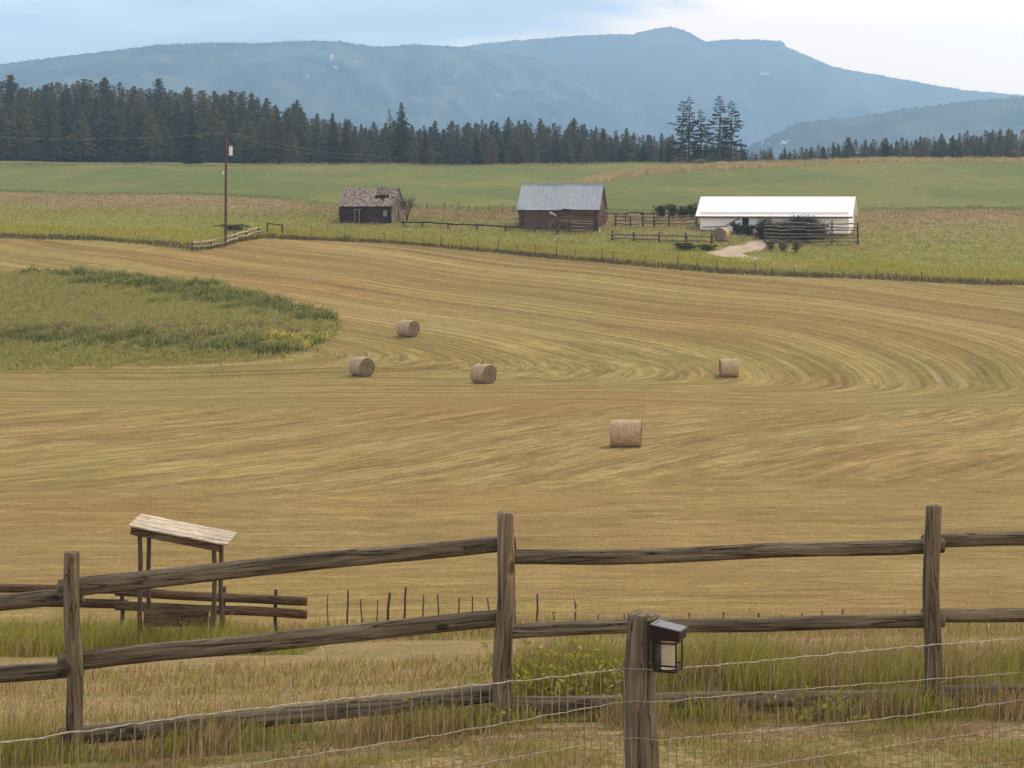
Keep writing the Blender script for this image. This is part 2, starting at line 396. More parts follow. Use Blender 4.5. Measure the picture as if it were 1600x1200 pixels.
def streak(nd, lk, attr, across, along, detail=5, rough=0.6, dist=0.3):
    a = nd.new('ShaderNodeAttribute'); a.attribute_name = attr
    mp = nd.new('ShaderNodeMapping'); mp.inputs['Scale'].default_value = (across, along, 1)
    lk.new(a.outputs['Vector'], mp.inputs['Vector'])
    n = N(nd, 'ShaderNodeTexNoise', Scale=1.0, Detail=detail, Roughness=rough, Distortion=dist)
    lk.new(mp.outputs['Vector'], n.inputs['Vector'])
    return n.outputs['Fac']
def attrf(nd, name):
    a = nd.new('ShaderNodeAttribute'); a.attribute_name = name
    return a.outputs['Fac']
def mixf(nd, lk, f, a, b):
    m = nd.new('ShaderNodeMix'); m.data_type = 'FLOAT'
    lk.new(f, m.inputs[0]); lk.new(a, m.inputs[2]); lk.new(b, m.inputs[3])
    return m.outputs[0]
def mk_hay():
    m, nt, nd, lk, b = newmat('mown hay stubble')
    def tri(ac, al, **k):
        fa = streak(nd, lk, 'ra', ac, al, **k); fb = streak(nd, lk, 'rb', ac, al, **k); fc0 = streak(nd, lk, 'rc', ac*.8, al*2.5, **k)
        c_ = N(nd, 'ShaderNodeMath', operation='MULTIPLY_ADD'); c_.inputs[1].default_value = 0.72; c_.inputs[2].default_value = 0.14; lk.new(fc0, c_.inputs[0]); fc = c_.outputs[0]
        return mixf(nd, lk, attrf(nd, 'za'), mixf(nd, lk, attrf(nd, 'zb'), fc, fb), fa)
    s1 = tri(0.42, 0.035, detail=4, rough=0.55)          # swaths
    s2 = tri(1.9, 0.16, detail=6, rough=0.64, dist=0.2)            # finer windrow lines
    t = nd.new('ShaderNodeTexCoord')
    lo = N(nd, 'ShaderNodeTexNoise', Scale=0.035, Detail=4, Roughness=0.55); lk.new(t.outputs['Object'], lo.inputs['Vector'])
    mpf = nd.new('ShaderNodeMapping'); mpf.inputs['Scale'].default_value = (1, 0.7, 1); lk.new(t.outputs['Object'], mpf.inputs['Vector'])
    fi = N(nd, 'ShaderNodeTexNoise', Scale=0.9, Detail=8, Roughness=0.66, Distortion=0.9); lk.new(mpf.outputs['Vector'], fi.inputs['Vector'])
    gn = N(nd, 'ShaderNodeTexNoise', Scale=5.0, Detail=5, Roughness=0.75); mpg = nd.new('ShaderNodeMapping'); mpg.inputs['Scale'].default_value = (1.3, .35, 1); lk.new(t.outputs['Object'], mpg.inputs[0]); lk.new(mpg.outputs[0], gn.inputs['Vector'])
    # combined height / tone
    a1 = N(nd, 'ShaderNodeMath', operation='MULTIPLY_ADD'); a1.inputs[1].default_value = 0.72; lk.new(s2, a1.inputs[0])
    h0 = N(nd, 'ShaderNodeMath', operation='MULTIPLY'); h0.inputs[1].default_value = 0.62; lk.new(s1, h0.inputs[0]); lk.new(h0.outputs[0], a1.inputs[2])
    a2 = N(nd, 'ShaderNodeMath', operation='MULTIPLY_ADD'); a2.inputs[1].default_value = 0.42; lk.new(fi.outputs['Fac'], a2.inputs[0]); lk.new(a1.outputs[0], a2.inputs[2])
    a3 = N(nd, 'ShaderNodeMath', operation='MULTIPLY'); a3.inputs[1].default_value = 1/2.26; a4 = N(nd, 'ShaderNodeMath', operation='MULTIPLY_ADD'); a4.inputs[1].default_value = 0.5; lk.new(gn.outputs['Fac'], a4.inputs[0]); lk.new(a2.outputs[0], a4.inputs[2]); lk.new(a4.outputs[0], a3.inputs[0])
    r = ramp(nd, [(0.37, (0.125, 0.084, 0.028)), (0.46, (0.215, 0.147, 0.050)), (0.525, (0.285, 0.202, 0.075)), (0.61, (0.44, 0.325, 0.14))])
    lk.new(a3.outputs[0], r.inputs['Fac'])
    # green regrowth
    g = ramp(nd, [(0.39, (0.11, 0.094, 0.024)), (0.5, (0.225, 0.188, 0.052)), (0.60, (0.38, 0.305, 0.105))]); lk.new(a3.outputs[0], g.inputs['Fac'])
    gm = N(nd, 'ShaderNodeMath', operation='MULTIPLY_ADD'); gm.inputs[1].default_value = 0.8; lk.new(s1, gm.inputs[0])
    gl = N(nd, 'ShaderNodeMath', operation='MULTIPLY'); gl.inputs[1].default_value = 0.9; lk.new(lo.outputs['Fac'], gl.inputs[0]); lk.new(gl.outputs[0], gm.inputs[2])
    # greener where the two slopes meet
    sp = nd.new('ShaderNodeSeparateXYZ'); lk.new(t.outputs['Object'], sp.inputs[0])
    dy = N(nd, 'ShaderNodeMath', operation='SUBTRACT'); dy.inputs[1].default_value = 174; lk.new(sp.outputs['Y'], dy.inputs[0])
    ab = N(nd, 'ShaderNodeMath', operation='ABSOLUTE'); lk.new(dy.outputs[0], ab.inputs[0])
    gz_ = N(nd, 'ShaderNodeMapRange'); gz_.inputs['From Min'].default_value = 6; gz_.inputs['From Max'].default_value = 30
    gz_.inputs['To Min'].default_value = 0.20; gz_.inputs['To Max'].default_value = 0.0; lk.new(ab.outputs[0], gz_.inputs['Value'])
    gs = N(nd, 'ShaderNodeMath', operation='ADD'); lk.new(gm.outputs[0], gs.inputs[0]); lk.new(gz_.outputs[0], gs.inputs[1])
    gr = N(nd, 'ShaderNodeMapRange'); gr.interpolation_type = 'SMOOTHSTEP'
    gr.inputs['From Min'].default_value = 0.80; gr.inputs['From Max'].default_value = 1.10; gr.inputs['To Max'].default_value = 0.7; lk.new(gs.outputs[0], gr.inputs['Value'])
    mx = nd.new('ShaderNodeMixRGB'); lk.new(gr.outputs[0], mx.inputs['Fac']); lk.new(r.outputs['Color'], mx.inputs['Color1']); lk.new(g.outputs['Color'], mx.inputs['Color2'])
    # reddish cast patches
    n4 = N(nd, 'ShaderNodeTexNoise', Scale=0.05, Detail=3); n4.noise_dimensions = '4D'; n4.inputs['W'].default_value = 4.4; lk.new(t.outputs['Object'], n4.inputs['Vector'])
    rt = ramp(nd, [(0.4, (1, 1, 1)), (0.7, (1.08, 0.93, 0.92))]); lk.new(n4.outputs['Fac'], rt.inputs['Fac'])
    mu = N(nd, 'ShaderNodeMixRGB', blend_type='MULTIPLY', Fac=1.0); lk.new(mx.outputs[0], mu.inputs[1]); lk.new(rt.outputs[0], mu.inputs[2])
    def ridged(ac, al, w, **k):
        q = tri(ac, al, **k)
        d_ = N(nd, 'ShaderNodeMath', operation='SUBTRACT'); d_.inputs[1].default_value = 0.5; lk.new(q, d_.inputs[0])
        e_ = N(nd, 'ShaderNodeMath', operation='ABSOLUTE'); lk.new(d_.outputs[0], e_.inputs[0])
        r_ = N(nd, 'ShaderNodeMapRange'); r_.interpolation_type = 'SMOOTHSTEP'; r_.inputs['From Max'].default_value = w; r_.inputs['To Min'].default_value = 1; r_.inputs['To Max'].default_value = 0; lk.new(e_.outputs[0], r_.inputs['Value'])
        return r_.outputs[0]
    def times(a_, b_, c_):
        x_ = N(nd, 'ShaderNodeMath', operation='MULTIPLY'); lk.new(a_, x_.inputs[0]); lk.new(b_, x_.inputs[1])
        y_ = N(nd, 'ShaderNodeMath', operation='MULTIPLY'); y_.inputs[1].default_value = c_; lk.new(x_.outputs[0], y_.inputs[0]); return y_.outputs[0]
    zz_ = N(nd, 'ShaderNodeMath', operation='MULTIPLY_ADD'); zz_.inputs[1].default_value = 0.62; zz_.inputs[2].default_value = 0.38; lk.new(attrf(nd, 'zb'), zz_.inputs[0])
    dl = ridged(0.8, 0.07, 0.035, detail=2, rough=0.5, dist=0.12)     # thin gaps between rows of cut hay
    ll = ridged(0.6, 0.055, 0.032, detail=3, rough=0.5, dist=0.12)      # thin lines of dropped straw
    md = N(nd, 'ShaderNodeMixRGB'); md.inputs[2].default_value = (0.085, 0.060, 0.022, 1); lk.new(times(times(dl, fi.outputs['Fac'], 0.62), zz_.outputs[0], 1.0), md.inputs[0]); lk.new(mu.outputs[0], md.inputs[1])
    ml_ = N(nd, 'ShaderNodeMixRGB'); ml_.inputs[2].default_value = (0.50, 0.37, 0.18, 1); lk.new(times(times(ll, lo.outputs['Fac'], 0.60), zz_.outputs[0], 1.0), ml_.inputs[0]); lk.new(md.outputs[0], ml_.inputs[1])
    lk.new(ml_.outputs[0], b.inputs['Base Color'])
    bp = N(nd, 'ShaderNodeBump', Strength=1.0, Distance=0.6); lk.new(a3.outputs[0], bp.inputs['Height']); lk.new(bp.outputs['Normal'], b.inputs['Normal'])
    b.inputs['Roughness'].default_value = 0.95; b.inputs['Specular IOR Level'].default_value = 0.05
    return m
hay.data.materials.append(mk_hay())

def mk_ground(name, cols_a, cols_b, fine=6.0, coarse=0.3, t_edges=None, bump=0.05, stretch=(1, 1, 1)):
    """two palettes mixed by a coarse noise (and, if given, by the position t across the band)"""
    m, nt, nd, lk, b = newmat(name)
    t = nd.new('ShaderNodeTexCoord')
    mp = nd.new('ShaderNodeMapping'); mp.inputs['Scale'].default_value = stretch; lk.new(t.outputs['Object'], mp.inputs['Vector'])
    f = N(nd, 'ShaderNodeTexNoise', Scale=fine, Detail=8, Roughness=0.68); lk.new(mp.outputs[0], f.inputs['Vector'])
    c = N(nd, 'ShaderNodeTexNoise', Scale=coarse, Detail=5, Roughness=0.6); lk.new(mp.outputs[0], c.inputs['Vector'])
    ra = ramp(nd, [(0.33, cols_a[0]), (0.5, cols_a[1]), (0.68, cols_a[2])]); lk.new(f.outputs['Fac'], ra.inputs['Fac'])
    rb = ramp(nd, [(0.33, cols_b[0]), (0.5, cols_b[1]), (0.68, cols_b[2])]); lk.new(f.outputs['Fac'], rb.inputs['Fac'])
    k = c.outputs['Fac']
    if t_edges:
        ad = N(nd, 'ShaderNodeMath', operation='MULTIPLY_ADD'); ad.inputs[1].default_value = 0.5
        lk.new(c.outputs['Fac'], ad.inputs[0]); lk.new(attrf(nd, 't'), ad.inputs[2]); k = ad.outputs[0]
        lo, hi = t_edges
    else: lo, hi = 0.42, 0.6
    mr = N(nd, 'ShaderNodeMapRange'); mr.interpolation_type = 'SMOOTHSTEP'; mr.inputs['From Min'].default_value = lo; mr.inputs['From Max'].default_value = hi
    lk.new(k, mr.inputs['Value'])
    mx = nd.new('ShaderNodeMixRGB'); lk.new(mr.outputs[0], mx.inputs['Fac']); lk.new(ra.outputs[0], mx.inputs[1]); lk.new(rb.outputs[0], mx.inputs[2])
    lk.new(mx.outputs[0], b.inputs['Base Color'])
    bp = N(nd, 'ShaderNodeBump', Strength=0.6, Distance=bump); lk.new(f.outputs['Fac'], bp.inputs['Height']); lk.new(bp.outputs['Normal'], b.inputs['Normal'])
    b.inputs['Roughness'].default_value = 0.95; b.inputs['Specular IOR Level'].default_value = 0.05
    return m
yard.data.materials.append(mk_ground('dry lawn', [(0.10, 0.070, 0.03), (0.24, 0.165, 0.08), (0.42, 0.31, 0.18)], [(0.07, 0.066, 0.02), (0.19, 0.15, 0.055), (0.33, 0.25, 0.12)], fine=14, coarse=0.9, bump=0.03))
mead.data.materials.append(mk_ground('rough meadow', [(0.10, 0.10, 0.02), (0.19, 0.19, 0.045), (0.27, 0.25, 0.08)], [(0.15, 0.115, 0.055), (0.25, 0.19, 0.095), (0.34, 0.26, 0.14)], fine=1.2, coarse=0.12, t_edges=(0.5, 1.1), bump=0.15))
past.data.materials.append(mk_ground('green hay crop', [(0.088, 0.108, 0.028), (0.112, 0.132, 0.036), (0.14, 0.155, 0.046)], [(0.12, 0.13, 0.034), (0.155, 0.155, 0.045), (0.21, 0.19, 0.065)], fine=0.8, coarse=0.03, bump=0.12, stretch=(1, 0.4, 1)))
vall.data.materials.append(mk_ground('valley floor', [(0.03, 0.045, 0.02), (0.05, 0.065, 0.03), (0.08, 0.09, 0.04)], [(0.1, 0.09, 0.04), (0.16, 0.13, 0.06), (0.2, 0.16, 0.08)], fine=0.05, coarse=0.004))

# ------------------------------------------------------------------ mountains
def fbm(x, y, seed, octs=6, gain=0.5):
    rng = np.random.RandomState(seed); out = np.zeros_like(x); a = 1.0; f = 1.0
    for _ in range(octs):
        for _k in range(3):
            th = rng.rand()*6.283; ph = rng.rand()*6.283
            out += a/3*np.sin((x*math.cos(th) + y*math.sin(th))*f*6.283 + ph)
        a *= gain; f *= 2.07
    return out
def mountain(name, label, prof_px, Yr, depth, base_z, nx=1100, ny=150, rough=22, jag=5, scale=900., mat=None, seed=1, rocks=()):
    xs = np.array([p[0] for p in prof_px], float); ys = np.array([p[1] for p in prof_px], float)
    px = np.linspace(xs[0], xs[-1], nx)
    if hasattr(Yr, '__len__'): Yr = np.interp(px, Yr[0], Yr[1])[None, :]; px = px[None, :]
    X1 = ((px - 800) / F * Yr).ravel()
    ridge = ((HY - np.interp(px, xs, ys)) / F * Yr).ravel()
    v = np.linspace(0, 1.35, ny)
    Y = Yr - depth + depth*v[:, None] + 0*X1[None, :]
    Xg = X1[None, :] + 0*Y
    # rising face, then the far side falling away
    shape = np.where(v <= 1, 0.25*v + 0.75*v**1.6, 1 - (v - 1)*1.8)[:, None]
    sp = 1 - np.abs(fbm(Xg/scale, Y/(scale*2.2), seed, 5))
    mask = (np.clip(v, 0, 1)*(1 - np.clip(v, 0, 1))*4)[:, None]
    Z = base_z + (ridge[None, :] - base_z)*shape + mask*rough*(sp - 0.6)*4
    rngj = np.random.RandomState(seed + 5)
    jj = jag*(rngj.rand(ny, nx)**2)*np.clip(v, 0, 1)[:, None]
    Z = Z + jj
    V = np.stack([Xg, Y, Z], -1).reshape(-1, 3)
    i = np.arange(ny - 1)[:, None]*nx + np.arange(nx - 1)[None, :]
    f = np.stack([i, i+1, i+nx+1, i+nx], -1).reshape(-1, 4)
    rk = np.zeros(len(V))
    ppx = V[:, 0]/V[:, 1]*F + 800; ppy = HY - V[:, 2]/V[:, 1]*F
    for (cx, cy, rx, ry, a) in rocks:      # bare outcrops and clearings on the slope
        d = ((ppx - cx)/rx)**2 + ((ppy - cy)/ry)**2
        rk = np.maximum(rk, a*np.clip(1.5 - d, 0, 1)*(np.clip(v, 0, 1.01)[:, None]*np.ones((1, nx))).ravel())
    me = mesh_np(name, V, [f], mats=[mat], attrs={'rock': rk})
    o = bpy.data.objects.new(name, me); link(o); tag(o, kind='structure')
    return o
def mk_mtn(name, c0, c1, rk, ns):
    m, nt, nd, lk, b = newmat(name)
    t = nd.new('ShaderNodeTexCoord'); n = N(nd, 'ShaderNodeTexNoise', Scale=ns, Detail=9, Roughness=0.65); lk.new(t.outputs['Object'], n.inputs['Vector'])
    r = ramp(nd, [(0.38, c0), (0.62, c1)]); lk.new(n.outputs['Fac'], r.inputs['Fac'])
    n2 = N(nd, 'ShaderNodeTexNoise', Scale=ns*6, Detail=4); lk.new(t.outputs['Object'], n2.inputs['Vector'])
    ml = N(nd, 'ShaderNodeMath', operation='MULTIPLY_ADD'); ml.inputs[1].default_value = 4.0; lk.new(n2.outputs['Fac'], ml.inputs[0]); lk.new(attrf(nd, 'rock'), ml.inputs[2])
    mr = N(nd, 'ShaderNodeMapRange'); mr.inputs['From Min'].default_value = 2.75; mr.inputs['From Max'].default_value = 3.15; lk.new(ml.outputs[0], mr.inputs['Value'])
    mx = nd.new('ShaderNodeMixRGB'); mx.inputs[2].default_value = (*rk, 1); lk.new(mr.outputs[0], mx.inputs[0]); lk.new(r.outputs[0], mx.inputs[1])
    lk.new(mx.outputs[0], b.inputs['Base Color']); b.inputs['Roughness'].default_value = 1.0; b.inputs['Specular IOR Level'].default_value = 0.0
    return m
mm1 = mk_mtn('forested mountain', (0.006, 0.012, 0.010), (0.13, 0.13, 0.085), (0.62, 0.52, 0.42), 0.006)
mm2 = mk_mtn('distant mountain', (0.006, 0.012, 0.010), (0.11, 0.12, 0.085), (0.75, 0.6, 0.48), 0.004)
far_px = [(-200, 120), (100, 110), (500, 92), (700, 78), (725, 73), (760, 67), (800, 63), (850, 59), (900, 55), (950, 53), (988, 53), (1005, 48), (1022, 45), (1045, 41), (1068, 46), (1085, 55), (1102, 65), (1125, 62), (1150, 61), (1185, 62), (1222, 64), (1228, 73), (1252, 83), (1300, 104), (1400, 122), (1500, 140), (1800, 170)]
near_px = [(-200, 118), (0, 100), (120, 86), (250, 70), (348, 66), (400, 67), (450, 65), (490, 64), (528, 64), (560, 69), (585, 73), (620, 71), (650, 69), (700, 72), (735, 75), (800, 84), (880, 97), (960, 112), (1050, 132), (1150, 160), (1300, 195), (1800, 300)]
hill_px = [(1150, 238), (1190, 221), (1215, 207), (1240, 196), (1262, 190), (1320, 184), (1400, 172), (1500, 158), (1600, 150), (1800, 140)]
mountain('far_mountain', '', far_px, 8300, 2600, -60, jag=6, rough=44, scale=1300, mat=mm2, seed=4, rocks=[(1197, 115, 12, 5, 1.0), (1213, 121, 6, 3, 1.0), (1000, 62, 12, 2, .5), (1190, 95, 5, 3, .4)])
mountain('forested_mountain', '', near_px, ((-200, 500, 1100), (5300, 5900, 8050)), 2400, -60, jag=5, rough=34, scale=800, mat=mm1, seed=9,
         rocks=[(519, 90, 4, 6, 1.1), (525, 104, 4, 4, 1.), (557, 95, 7, 3, .9), (506, 108, 4, 2, .8), (680, 97, 3, 2, 1.), (458, 143, 5, 2, .8), (655, 152, 22, 4, .62), (690, 162, 20, 5, .72), (735, 162, 26, 6, .7), (630, 115, 10, 3, .35), (715, 118, 25, 8, .3), (570, 165, 12, 4, .3), (860, 150, 30, 6, .3)])
mountain('hill', '', hill_px, 4200, 900, -60, nx=160, ny=60, jag=6, rough=6, scale=300, mat=mm1, seed=15, rocks=[(1215, 222, 30, 5, .8)])

# ------------------------------------------------------------------ haze
hz = MB(); hz.box((0, 4360, 275), (9000, 8840, 750))
m, nt, nd, lk, b = newmat('haze air'); nd.remove(b)
pv = nd.new('ShaderNodeVolumePrincipled'); pv.inputs['Density'].default_value = 0.000205; pv.inputs['Color'].default_value = (0.40, 0.67, 1.0, 1); pv.inputs['Anisotropy'].default_value = 0.4
lk.new(pv.outputs[0], nd['Material Output'].inputs['Volume'])
hzo = hz.build('haze', m); tag(hzo, kind='stuff')

# ------------------------------------------------------------------ hay bales
def mk_bale(side):
    m, nt, nd, lk, b = newmat('bale ' + ('side' if side else 'end'))
    t = nd.new('ShaderNodeTexCoord')
    if side:
        mp = nd.new('ShaderNodeMapping'); mp.inputs['Scale'].default_value = (5, 1.5, 1.5); lk.new(t.outputs['Object'], mp.inputs[0])
        n = N(nd, 'ShaderNodeTexNoise', Scale=3, Detail=7, Roughness=0.65); lk.new(mp.outputs[0], n.inputs['Vector'])
        r = ramp(nd, [(0.32, (0.27, 0.175, 0.10)), (0.5, (0.41, 0.295, 0.172)), (0.7, (0.54, 0.41, 0.26))])
        h = n.outputs['Fac']
    else:   # wound layers on the end
        sp = nd.new('ShaderNodeSeparateXYZ'); lk.new(t.outputs['Object'], sp.inputs[0])
        cb = nd.new('ShaderNodeCombineXYZ'); lk.new(sp.outputs['Y'], cb.inputs[0])
        zz = N(nd, 'ShaderNodeMath', operation='SUBTRACT'); zz.inputs[1].default_value = 0.74; lk.new(sp.outputs['Z'], zz.inputs[0]); lk.new(zz.outputs[0], cb.inputs[1])
        w = N(nd, 'ShaderNodeTexWave', wave_type='RINGS', rings_direction='Z', Scale=2.2, Distortion=3.5, Detail=4); w.inputs['Detail Scale'].default_value = 2.5
        lk.new(cb.outputs[0], w.inputs['Vector'])
        ln = N(nd, 'ShaderNodeVectorMath', operation='LENGTH'); lk.new(cb.outputs[0], ln.inputs[0])
        n = N(nd, 'ShaderNodeTexNoise', Scale=7, Detail=6); lk.new(t.outputs['Object'], n.inputs['Vector'])
        a = N(nd, 'ShaderNodeMath', operation='MULTIPLY_ADD'); a.inputs[1].default_value = 0.45; lk.new(w.outputs['Fac'], a.inputs[0])
        a2 = N(nd, 'ShaderNodeMath', operation='MULTIPLY'); a2.inputs[1].default_value = 0.7; lk.new(n.outputs['Fac'], a2.inputs[0]); lk.new(a2.outputs[0], a.inputs[2])
        r = ramp(nd, [(0.25, (0.05, 0.04, 0.024)), (0.5, (0.15, 0.12, 0.072)), (0.85, (0.27, 0.22, 0.14))])
        h = a.outputs[0]
    lk.new(h, r.inputs[0]); lk.new(r.outputs[0], b.inputs['Base Color'])
    bp = N(nd, 'ShaderNodeBump', Strength=0.8, Distance=0.04); lk.new(h, bp.inputs['Height']); lk.new(bp.outputs[0], b.inputs['Normal'])
    b.inputs['Roughness'].default_value = 0.9; b.inputs['Specular IOR Level'].default_value = 0.1
    return m
MBS, MBE = mk_bale(True), mk_bale(False)
M['straw'] = noise_mat('loose hay', [(0.3, (0.22, 0.16, 0.08)), (0.7, (0.4, 0.3, 0.16))], ns=8)
def bale(px, py, Y, D, L, ang, seed, label):
    p = GX(px, Y)
    root = empty('hay_bale', p, ang)
    tag(root, label, 'hay bale', 'round hay bales')
    rnd = np.random.RandomState(seed); r = D/2
    # wrapped body: slightly squashed, barrel shaped, with slack net wrap
    nu, nv = 48, 15
    vs = []
    ph = rnd.rand(8)*6.28
    for i in range(nv):
        u = i/(nv-1)*2 - 1
        x = u*L/2
        edge = 1 - 0.055*abs(u)**12 - 0.012*u*u
        for k in range(nu):
            a = 2*math.pi*k/nu
            rr = r*edge*(1 + 0.012*math.sin(3*a + ph[0] + u) + 0.008*math.sin(7*a + ph[1] + 2*u) + 0.007*math.sin(9*u + ph[2]) + 0.006*rnd.randn()*0.6)
            y, z = rr*math.cos(a), rr*math.sin(a)
            z = max(z, -r*0.93 + 0.012*rnd.rand()) if z < 0 else z*0.985
            vs.append((x, y, z + r*0.93 - 0.03))
    fs = [(i*nu+k, i*nu+(k+1) % nu, (i+1)*nu+(k+1) % nu, (i+1)*nu+k) for i in range(nv-1) for k in range(nu)]
    b = MB(); b.add(vs, fs); b.build('wrapped_side', MBS, root, smooth=True)
    for sgn in (-1, 1):
        e = MB(); ring = []; rr0 = [0.90, 0.8, 0.55, 0.3, 0.1, 0.0]
        vv = []
        for q, fr in enumerate(rr0):
            for k in range(nu):
                a = 2*math.pi*k/nu
                y = r*fr*math.cos(a); z = r*fr*math.sin(a)
                z = max(z, -r*0.93) if z < 0 else z*0.985
                depth = 0.03*(1 - fr)**0.3 + 0.022*math.sin(fr*26 + a) + 0.012*rnd.randn() - (0.10 if fr <= 0.1 else 0)
                vv.append((sgn*(L/2 - 0.035 + depth*0.6), y, z + r*0.93 - 0.03))
        ff = [(q*nu+k, q*nu+(k+1) % nu, (q+1)*nu+(k+1) % nu, (q+1)*nu+k) for q in range(len(rr0)-1) for k in range(nu)]
        e.add(vv, ff); e.build('bale_end', MBE, root, smooth=True)
    # straggling hay on the skin and at the foot
    s = MB()
    for _ in range(70):
        a = rnd.rand()*6.28; x = (rnd.rand()-0.5)*L*0.95
        base = Vector((x, r*math.cos(a), max(r*math.sin(a), -r*.85) + r*0.93 - 0.03))
        d = Vector((rnd.randn()*0.5, math.cos(a), math.sin(a))).normalized()*(0.03 + 0.07*rnd.rand())
        q = Vector((rnd.randn(), rnd.randn(), rnd.randn())).normalized()*0.006
        s.add([base - q, base + q, base + d], [(0, 1, 2)])
    for _ in range(160):
        a = rnd.rand()*6.28; rad = (0.55 + 0.5*rnd.rand())
        base = Vector((math.cos(a)*rad*L*0.62, math.sin(a)*rad*0.62, 0.0)); d = Vector((rnd.randn()*.12, rnd.randn()*.12, .05 + rnd.rand()*.07))
        q = Vector((rnd.randn(), rnd.randn(), 0)).normalized()*0.012
        s.add([base - q, base + q, base + d], [(0, 1, 2)])
    tag(s.build('loose_straw', M['straw'], root), kind='stuff')
    return root
bale(978, 697, 122, 1.54, 1.66, R(-7), 1, 'nearest and largest round hay bale, seen side on, alone at lower right')
bale(565, 591, 177, 1.57, 1.5, R(-52), 2, 'round hay bale nearest the weedy hummock, its round end facing right')
b3 = bale(755, 601, 173, 1.57, 1.5, R(-48), 3, 'round hay bale in the middle of the field with a small bird perched on top')
bale(637, 529, 196, 1.5, 1.55, R(-42), 4, 'smallest and farthest round bale on the mown field, higher up the slope')
bale(1139, 585, 179, 1.48, 1.44, R(2), 5, 'round hay bale standing square side on at the far right of the mown field')
bf = bale(1128, 372, 257, 1.65, 1.4, R(-118), 6, 'reddish round bale parked in front of the white shed, end facing left')

# a small bird on the middle bale
def skin(name, pts, edges, rad, mat, parent, sub=2):
    me = bpy.data.meshes.new(name); me.from_pydata([tuple(p) for p in pts], edges, []); me.update()
    o = bpy.data.objects.new(name, me); link(o, parent)
    md = o.modifiers.new('skin', 'SKIN'); me.skin_vertices[0].data[0].use_root = True
    for sv_, r_ in zip(me.skin_vertices[0].data, rad): sv_.radius = (r_, r_) if not hasattr(r_, '__len__') else r_
    if sub: o.modifiers.new('sub', 'SUBSURF').levels = sub; o.modifiers['sub'].render_levels = sub
    me.materials.append(mat)
    return o
M['feather'] = noise_mat('brown feathers', [(0.3, (0.045, 0.03, 0.016)), (0.7, (0.13, 0.095, 0.05))], ns=14)
Yb = 173.0
bp_ = P(753.5, 571.2, Yb); bp_.z = b3.location.z + 1.57*0.92 - 0.01
bird = empty('bird', (bp_.x, Yb, bp_.z), R(20)); tag(bird, 'small brown bird perched upright on top of the middle hay bale', 'bird')
skin('body', [(-.14, 0, .02), (-.06, 0, .10), (0, 0, .17), (.045, 0, .245), (.06, 0, .30), (.11, 0, .295)], [(0, 1), (1, 2), (2, 3), (3, 4), (4, 5)], [.012, .038, .055, .045, .033, .006], M['feather'], bird)
wg = MB()
for sy in (-1, 1): wg.tube([(.035, sy*.045, .21), (0, sy*.056, .15), (-.06, sy*.04, .085), (-.14, sy*.012, .03)], [.01, .024, .018, .004], n=6)
wg.build('wing', M['feather'], bird, smooth=True)
for sy in (-1, 1):
    lg = MB(); lg.tube([(0, sy*.02, .12), (.01, sy*.02, 0)], .006, n=5); lg.build('leg', M['dark'], bird)

# ------------------------------------------------------------------ logs, posts and rails
def log(name, a, b, r0, r1, mat, parent, seed=0, n=14, seg=26, rough=0.05, sq=0.0, bend=0.012, bevel=True, along='x', flat=1.0, rootloc=None, rootrz=0.0):
    """a straight weathered log from a to b, built along its own x (or z) axis so the grain follows it"""
    a, b = Vector(a), Vector(b)
    if rootloc is not None:
        inv = (Matrix.Translation(rootloc) @ Matrix.Rotation(rootrz, 4, 'Z')).inverted()
        a, b = inv @ a, inv @ b
    L = (b - a).length; rnd = random.Random(seed)
    ph = [rnd.random()*6.28 for _ in range(12)]
    mb = MB(); vs = []
    ts = [i/seg for i in range(seg+1)]
    if bevel: ts = [0, 0.004] + ts[1:-1] + [0.996, 1]
    for i, t in enumerate(ts):
        r = r0 + (r1 - r0)*t
        if bevel and i in (0, len(ts)-1): r *= 0.86
        oy = bend*math.sin(t*3.1 + ph[0])*1.2 + bend*.4*math.sin(t*9 + ph[1]); oz = bend*math.sin(t*3.7 + ph[2]) + bend*.4*math.sin(t*11 + ph[3])
        oy -= bend*1.2*math.sin(ph[0])*(1-t) + bend*1.2*math.sin(3.1+ph[0])*t; oz -= bend*math.sin(ph[2])*(1-t) + bend*math.sin(3.7+ph[2])*t
        for k in range(n):
            an = 2*math.pi*k/n
            rr = r*(1 + rough*(0.5*math.sin(2*an + ph[4] + t*2) + 0.3*math.sin(3*an + ph[5] + t*5) + 0.35*math.sin(t*17 + ph[6] + an) + 0.4*(rnd.random() - .5)))
            if sq: rr *= 1 + sq*(min(1/max(abs(math.cos(an)), abs(math.sin(an))), 1.25) - 1)
            y = math.cos(an)*rr + oy; z = math.sin(an)*rr*flat + oz
            vs.append((t*L, y, z) if along == 'x' else (-z, y, t*L))
    fs = []; m_ = len(ts)
    for i in range(m_-1):
        for k in range(n):
            fs.append((i*n+k, i*n+(k+1) % n, (i+1)*n+(k+1) % n, (i+1)*n+k))
    fs.append(tuple(range(n-1, -1, -1))); fs.append(tuple((m_-1)*n+k for k in range(n)))
    mb.add(vs, fs); o = mb.build(name, mat, parent, smooth=False)
    for p in o.data.polygons: p.use_smooth = len(p.vertices) == 4
    d = (b - a).normalized()
    q = d.to_track_quat('X', 'Z') if along == 'x' else Vector((0, 0, 1)).rotation_difference(d)
    o.rotation_euler = q.to_euler(); o.location = a
    return o

# --- near log rail fence
FY = 14.2
ff = empty('rail_fence', GX(782, FY)); tag(ff, 'near weathered three-rail log fence with a leaning post across the foreground', 'fence')
floc = ff.location.copy()
def fp(x, y, dy=0.0): return P(x, y, FY + dy)
log('post', fp(781, 1150), fp(790.5, 800), .062, .052, M['post'], ff, 3, n=16, seg=40, rough=.07, sq=.35, along='z', rootloc=floc)
